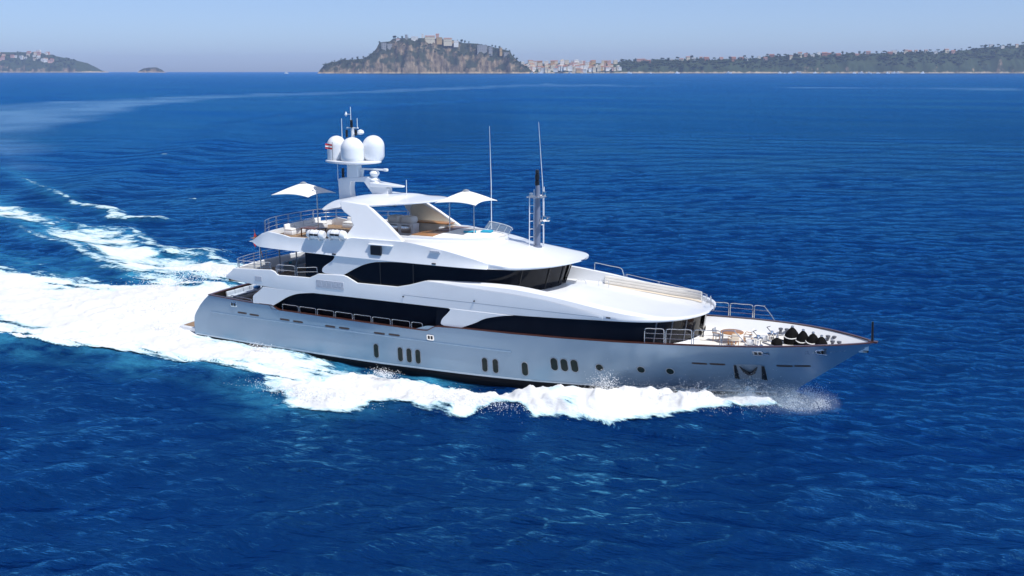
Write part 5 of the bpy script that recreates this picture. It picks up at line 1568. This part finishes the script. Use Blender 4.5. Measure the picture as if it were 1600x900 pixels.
# buildings: each variant is modelled once, copies share its mesh
WALLS = {'white': (0.78, 0.75, 0.70), 'cream': (0.70, 0.60, 0.44), 'pink': (0.64, 0.40, 0.32), 'ochre': (0.52, 0.35, 0.17), 'grey': (0.34, 0.33, 0.32), 'terracotta': (0.42, 0.20, 0.13)}
WM = {k: mat(k + ' plaster', v, 0.9, var=0.12, scale=0.2, spec=0.1) for k, v in WALLS.items()}
M['roof_tile'] = mat('clay roof tile', (0.33, 0.15, 0.09), 0.9, var=0.25, scale=0.3, spec=0.1)
M['far_window'] = mat('dark window opening', (0.04, 0.045, 0.055), 0.4, var=0.2)
def house_mesh(w, d, h, color, pitched, rows_n):
    mb = MB()
    mb.box((0, 0, h / 2 - 8), (w, d, h + 16), mi=0)
    if pitched:
        e = 0.8
        z = h + 0.02
        mb.add([(-w / 2 - e, -d / 2 - e, z), (w / 2 + e, -d / 2 - e, z), (w / 2 + e, d / 2 + e, z), (-w / 2 - e, d / 2 + e, z), (-w / 2 - e, 0, z + 0.24 * d), (w / 2 + e, 0, z + 0.24 * d)],
               [(0, 1, 5, 4), (2, 3, 4, 5), (0, 4, 3), (1, 2, 5), (0, 3, 2, 1)], 1)
    else:
        mb.box((0, 0, h + 0.5), (w + 0.6, d + 0.6, 1.0), mi=0)
        mb.box((w * 0.2, d * 0.15, h + 2.0), (w * 0.25, d * 0.3, 2.4), mi=0)
    n = max(2, int(w / 5.5))
    for r in range(rows_n):
        for k in range(n):
            mb.box((-w / 2 + w * (k + 0.5) / n, -d / 2 - 0.05, h * (r + 0.55) / rows_n), (w / n * 0.38, 0.5, h / rows_n * 0.5), mi=2)
    return mb.build('house', [WM[color], M['roof_tile'], M['far_window']], smooth=False)
def house_at(proto, p, s, rz):
    o = proto if not proto.get('placed') else proto.copy()
    if o is not proto: COL.objects.link(o)
    proto['placed'] = 1
    o.location = p; o.rotation_euler = (0, 0, YAW + rz); o.scale = (s, s * random.uniform(0.85, 1.1), s * random.uniform(0.85, 1.15))
    return o
def settle(color, dims, pitched, label, group, spots):
    pr = house_mesh(*dims, color, pitched, max(2, int(dims[2] / 7)))
    for (p, s) in spots:
        o = house_at(pr, p, s, random.uniform(-0.3, 0.3))
        tag(o, label, 'house', group)
rnd = random.Random(5)
# the town at the foot of the headland, stepping up the slope
town = []
for tier, (v, base, n) in enumerate(((20, 4, 26), (60, 30, 26), (110, 56, 24), (170, 78, 20))):
    for k in range(n):
        u = 40 + (900 * (k + rnd.uniform(0.1, 0.9)) / n)
        z = base * min(1.0, float(np.interp(u, [34, 170, 940], [70, 92, 84])) / 90) + rnd.uniform(-4, 4)
        x, y, zz = coast_at(u, (0.06, 0.34, 0.62, 0.93)[tier] + rnd.uniform(-0.05, 0.06))
        town.append(((x, y, zz + 1), rnd.uniform(0.85, 1.3)))
rnd.shuffle(town)
for k, (c, dims, pit) in enumerate((('white', (34, 20, 20), False), ('cream', (32, 20, 22), False), ('pink', (30, 18, 20), False), ('ochre', (34, 20, 18), True), ('white', (44, 22, 16), True), ('white', (28, 20, 18), False), ('cream', (34, 18, 17), True), ('cream', (24, 18, 25), False))):
    kind_ = {'white0': 'flat roofed white', 'cream1': 'flat roofed cream', 'pink2': 'flat roofed pink', 'ochre3': 'tile roofed ochre', 'white4': 'wide tile roofed white', 'white5': 'narrow flat roofed white', 'cream6': 'tile roofed cream', 'cream7': 'tall narrow cream'}[c + str(k)]
    settle(c, dims, pit, f'{kind_} house in the waterfront town beside the rocky headland', f'{kind_} houses of the waterfront town', town[k::8])
# villas along the wooded ridge and down its slope
ridge = []
for (u, f) in [(1120, .9), (1160, .9), (1210, .85), (1420, .95), (1500, .9), (1560, .95), (1620, .9), (1690, 1.0), (1720, .9), (1860, 1.0), (1960, .9), (2050, .95), (2090, .85), (2200, .9), (2260, .8), (2330, .95), (2480, .8), (2560, .92), (2620, .9), (2680, .85),
               (2730, 1.0), (2790, .9), (2850, .95), (2920, .9), (3080, .85), (3200, .95), (3360, .9), (3420, 1.0), (3520, .95), (3560, 1.0), (3610, .92), (3700, .98), (3800, .9), (3905, .92), (3960, .9), (4330, 1.02), (4420, .9), (4560, .95)]:
    ridge.append((coast_at(u, f), rnd.uniform(0.9, 1.4)))
rnd.shuffle(ridge)
for k, (c, dims, pit, lb) in enumerate((('white', (30, 18, 18), False, 'white flat roofed villa'), ('terracotta', (34, 18, 16), True, 'terracotta villa with tiled roof'), ('pink', (30, 18, 18), True, 'pink villa with tiled roof'), ('cream', (26, 18, 20), True, 'cream villa with tiled roof'))):
    settle(c, dims, pit, f'{lb} among the trees on the long wooded ridge', f'{lb}s on the wooded ridge', ridge[k::4])
# the far left headland
left_h = []
for k in range(44):
    u = rnd.uniform(-6900, -5750); f = rnd.uniform(0.55, 1.0)
    left_h.append((left_at(u, f), rnd.uniform(0.9, 1.5)))
for k, (c, dims, pit, lb) in enumerate((('white', (38, 20, 22), False, 'small white block'), ('cream', (34, 20, 20), True, 'small cream house'), ('pink', (34, 20, 18), True, 'small pink house'))):
    settle(c, dims, pit, f'{lb} on the distant hazy headland at the far left', f'{lb}s on the distant headland', left_h[k::3])
# the old walled settlement on top of the headland
def block(name, label, u, v, z, w, d, h, color, pitched=False, bays=5):
    t = tag(empty(name, far_pt(u, 8950 + v, z), YAW), label, 'building')
    w *= 0.86; h *= 0.88
    def put(mb, nm, m_):
        o = mb.build(nm, m_, smooth=False); o.parent = t; return o
    mb = MB(); mb.box((0, 0, h / 2 - 15), (w, d, h + 30)); wl_ = put(mb, 'wall', WM[color])
    mb = MB()
    if pitched:
        mb.add([(-w / 2 - 1, -d / 2 - 1, h), (w / 2 + 1, -d / 2 - 1, h), (w / 2 + 1, d / 2 + 1, h), (-w / 2 - 1, d / 2 + 1, h), (-w / 2 - 1, 0, h + 0.25 * d), (w / 2 + 1, 0, h + 0.25 * d)], [(0, 1, 5, 4), (2, 3, 4, 5), (0, 4, 3), (1, 2, 5), (0, 3, 2, 1)])
        put(mb, 'roof', M['roof_tile'])
    else:
        mb.box((0, 0, h + 1.1), (w + 1.2, d + 1.2, 2.2)); put(mb, 'roof', WM[color])
    for r in range(max(1, int(h / 13))):
        for k in range(bays):
            mb = MB(); mb.box((-w / 2 + w * (k + 0.5) / bays, -d / 2 - 0.1, h * (r + 0.5) / max(1, int(h / 13))), (w / bays * 0.35, 0.8, 5)); put(mb, 'window', M['far_window'])
    return t
block('watch_tower', 'squat grey stone tower at the left shoulder of the headland', -1075, 90, 205, 44, 34, 50, 'grey', bays=2)
block('stone_wall', 'low grey stone wall beside the squat tower on the headland', -1028, 100, 222, 50, 14, 22, 'grey', bays=3)
block('palace', 'long pale palace along the top of the rocky headland', -690, 120, 272, 96, 30, 36, 'cream', True, 8)
block('palace_wing', 'flat roofed ochre wing joined to the right end of the long palace', -612, 124, 268, 52, 28, 30, 'ochre', False, 4)
block('palace_tower', 'pale square tower at the left end of the long palace', -752, 118, 276, 20, 20, 54, 'white', bays=2)
block('chapel', 'small white chapel left of the palace on the headland', -818, 110, 276, 66, 26, 30, 'white', False, 5)
block('stone_house', 'narrow grey stone house at the left of the chapel', -888, 110, 276, 22, 22, 46, 'grey', bays=2)
block('terraced_house', 'low cream terrace right of the palace on the headland', -540, 120, 256, 80, 26, 34, 'cream', True, 6)
block('row_house', 'short white row house at the right end of the headland terrace', -470, 118, 246, 44, 24, 26, 'white', False, 3)
block('fortress', 'broad grey fortress block on the right part of the headland', -250, 100, 186, 96, 40, 52, 'grey', bays=5)
block('fortress_keep', 'smaller grey keep stepping down right of the fortress block', -180, 100, 176, 36, 36, 44, 'grey', bays=2)
block('gate_tower', 'ochre gate tower right of the grey fortress', -93, 95, 172, 24, 24, 42, 'ochre', bays=2)
block('bastion', 'grey stone bastion at the right edge of the headland top', -45, 90, 132, 54, 30, 44, 'grey', bays=3)
block('hill_house', 'small white house at the left edge of the upper cliff', -955, 110, 264, 40, 22, 18, 'white', True, 3)
block('church', 'pink church behind the palace on the headland', -632, 190, 282, 30, 26, 46, 'pink', True, 3)

# trees: a trunk and a ragged crown of leaf clumps
M['leaf'] = mat('dark foliage', (0.035, 0.055, 0.028), 0.9, var=0.5, scale=0.15, spec=0.1)
M['leaf_dry'] = mat('olive foliage', (0.065, 0.075, 0.035), 0.9, var=0.4, scale=0.15, spec=0.1)
M['bark'] = mat('bark', (0.09, 0.06, 0.04), 0.9, var=0.3)
def clumps(mb, c, rx, rz, n, size, rg):
    for _ in range(n):
        q = rg.normal(0, 0.45, 3)
        p0 = np.array(c) + q * np.array([rx, rx, rz])
        s = size * rg.uniform(0.5, 1.2)
        vs = [p0 + s * v * rg.uniform(0.7, 1.3) for v in np.array([(1, 0, 0), (-0.6, 0.8, 0), (-0.5, -0.9, 0.1), (0, 0, 0.9), (0.1, 0, -0.7)])]
        mb.add(vs, [(0, 1, 3), (1, 2, 3), (2, 0, 3), (1, 0, 4), (2, 1, 4), (0, 2, 4)])
def tree_proto(kind, label, group):
    t = tag(empty('pine_tree' if kind == 0 else 'oak_tree'), label, 'tree', group)
    rg = np.random.default_rng(60 + kind)
    mb = MB(); mb.tube([(0, 0, -8), (0.4, 0.2, 5), (0.2, 0.5, 12)], [1.0, 0.8, 0.4], 6); mb.build('trunk', M['bark'], t)
    mb = MB()
    if kind == 0:
        clumps(mb, (0, 0, 17), 10, 3.4, 60, 3.2, rg)
    else:
        clumps(mb, (0, 0, 13), 8, 7.5, 70, 3.4, rg)
    mb.build('crown', M['leaf'], t, smooth=False, recalc=False)
    return t
def plant(kind, label, group, spots):
    pr = tree_proto(kind, label, group)
    for i, (p, s) in enumerate(spots):
        o = pr if i == 0 else copy_tree(pr)
        o.location = p; o.scale = (s, s, s * rnd.uniform(0.85, 1.2)); o.rotation_euler = (0, 0, rnd.uniform(0, 6.28))
def on_prof(prof, dist, u, f=1.0, back=150):
    return {9450: coast_at, 8950: isle_at}[dist](u, 0.97)
plant(0, 'flat topped pine standing along the skyline of the wooded ridge', 'pines on the wooded ridge', [(on_prof(COAST, 9450, u, 1.0, 230), rnd.uniform(0.8, 1.5)) for u in (990, 1040, 1100, 1330, 1350, 1480, 1800, 2080, 2280, 2380, 2440, 3000, 3060, 3320, 3340, 3500, 3760, 3830, 4050, 4120, 4230, 4280, 4380, 4480, 4620)])
plant(1, 'dense dark tree standing along the skyline of the wooded ridge', 'broad trees on the wooded ridge', [(on_prof(COAST, 9450, u, 1.0, 220), rnd.uniform(0.8, 1.5)) for u in (970, 1010, 1075, 1250, 1390, 1600, 1840, 1930, 2020, 2150, 2400, 2520, 2640, 2880, 2960, 3130, 3170, 3260, 3440, 3640, 3880, 4000, 4160, 4260, 4340, 4500)])
plant(1, 'dense dark tree on the shoulder of the rocky headland', 'trees on the rocky headland', [(on_prof(ISLE, 8950, u, 1.0, 110), rnd.uniform(0.6, 1.1)) for u in (-1500, -1440, -1400, -1340, -1300, -1250, -1000, -985, -960, -930, -430, -400, -370, -140, -170, -110, 10, 40, 70)])
# woods too thick to tell apart
def woods(name, label, prof, dist, u0, u1, n, size, seed, fr=(0.25, 1.0), m_='leaf', skip=None):
    rg = np.random.default_rng(seed); mb = MB()
    pu, pz = [p_[0] for p_ in prof], [p_[1] for p_ in prof]
    for _ in range(n):
        u = rg.uniform(u0, u1); f = fr[0] + (fr[1] - fr[0]) * rg.uniform(0, 1) ** 0.8
        if skip and skip(u, f, rg): continue
        x, y, z = {9450: coast_at, 8950: isle_at, 13400: left_at}[dist](u, f)
        clumps(mb, (x + rg.uniform(-9, 9), y + rg.uniform(-9, 9), z + 3), 12, 6, 5, size, rg)
    o = mb.build(name, M[m_], smooth=False, recalc=False)
    return tag(o, label, 'woods', kind='stuff')
sk = lambda u, f, rg: (vnoise(np.array([u / 90.0]), np.array([f * 3]), 4)[0] < -0.15 and f < 0.6)
woods('woods', 'dark woods covering the long low coast', COAST, 9450, 955, 5600, 1700, 9.5, 3, (0.3, 1.0), 'leaf', sk)
woods('woods', 'olive scrub scattered over the long low coast', COAST, 9450, 955, 5600, 700, 6.5, 4, (0.2, 0.95), 'leaf_dry', sk)
woods('woods', 'dark scrub on the rocky headland', ISLE, 8950, -1600, 120, 260, 5.5, 6, (0.55, 1.0), 'leaf')
woods('woods', 'trees between the houses of the distant headland', LEFT, 13400, -8400, -5500, 500, 9.0, 8, (0.3, 1.0), 'leaf')

# small craft lying off the coast
def boat_proto(kind):
    t = empty('anchored_boat')
    L, W, Hh = (16, 4.6, 2.2)
    mb = MB()
    secs = []
    for k in range(9):
        f = k / 8; x = -L / 2 + L * f; w = W / 2 * (1 - max(0, f - 0.45) ** 2 * 3.0); w = max(w, 0.05)
        secs.append([(x, -w, Hh + 0.6 * f), (x, -w * 0.8, -0.5), (x, w * 0.8, -0.5), (x, w, Hh + 0.6 * f)])
    mb.grid(secs, closed=True); mb.build('hull', M['white'], t)
    mb = MB(); mb.rbox((-1.5, 0, Hh + 1.2), (6.5, 3.2, 2.4), 0.4); mb.rbox((-2.0, 0, Hh + 2.9), (4.0, 2.6, 1.2), 0.3); mb.build('cabin', M['white'], t)
    mb = MB(); mb.rbox((-1.5, 0, Hh + 1.5), (6.56, 3.26, 0.7), 0.1); mb.build('window', M['glass'], t)
    if kind == 1:
        mb = MB(); mb.tube([(0.5, 0, Hh), (0.5, 0, Hh + 20)], 0.25, 6); mb.build('mast', M['steel'], t)
    return t
def boats(kind, label, group, spots):
    pr = boat_proto(kind)
    for i, (u, d, s) in enumerate(spots):
        o = pr if i == 0 else copy_tree(pr)
        o.location = far_pt(u, d, 0.3); o.rotation_euler = (0, 0, YAW + rnd.choice([0, 3.14]) + rnd.uniform(-0.5, 0.5)); o.scale = (s, s, s)
        tag(o, label, 'boat', group)
boats(0, 'small white motor boat anchored off the wooded coast', 'white motor boats off the coast', [(u, rnd.uniform(8700, 9050), rnd.uniform(1.8, 3.0)) for u in (1351, 1798, 2260, 2313, 2355, 2392, 2539, 2612, 2733, 2817, 2855, 2912, 3022, 3069, 3130, 3195, 3343)])
boats(0, 'white motor boat in front of the waterfront town', 'motor boats off the town', [(u, 8750, rnd.uniform(1.8, 3.0)) for u in (158, 230, 473, 960)])
boats(1, 'white sailing boat anchored off the wooded coast', 'sailing boats off the coast', [(u, 8800, 1.2) for u in (1140, 2240, 2560, 3000)])
boats(0, 'lone dark boat on the open sea left of the rocky headland', 'lone boat', [(-1790, 8500, 1.9)])

# ------------------------------------------------------------------ haze
mb = MB(); mb.box((CAM[0], CAM[1], 168.0), (37200, 37200, 342.0))
hz = bpy.data.materials.new('sea haze'); hz.use_nodes = True
hz.node_tree.nodes.clear()
ho = hz.node_tree.nodes.new('ShaderNodeOutputMaterial'); hv = hz.node_tree.nodes.new('ShaderNodeVolumePrincipled')
hv.inputs['Color'].default_value = (0.55, 0.66, 0.98, 1)
hv.inputs['Density'].default_value = 3.0e-5
hv.inputs['Anisotropy'].default_value = 0.0
hz.node_tree.links.new(hv.outputs[0], ho.inputs['Volume'])
haze = mb.build('haze', hz, smooth=False)
tag(haze, 'pale blue sea haze', 'haze', kind='stuff')
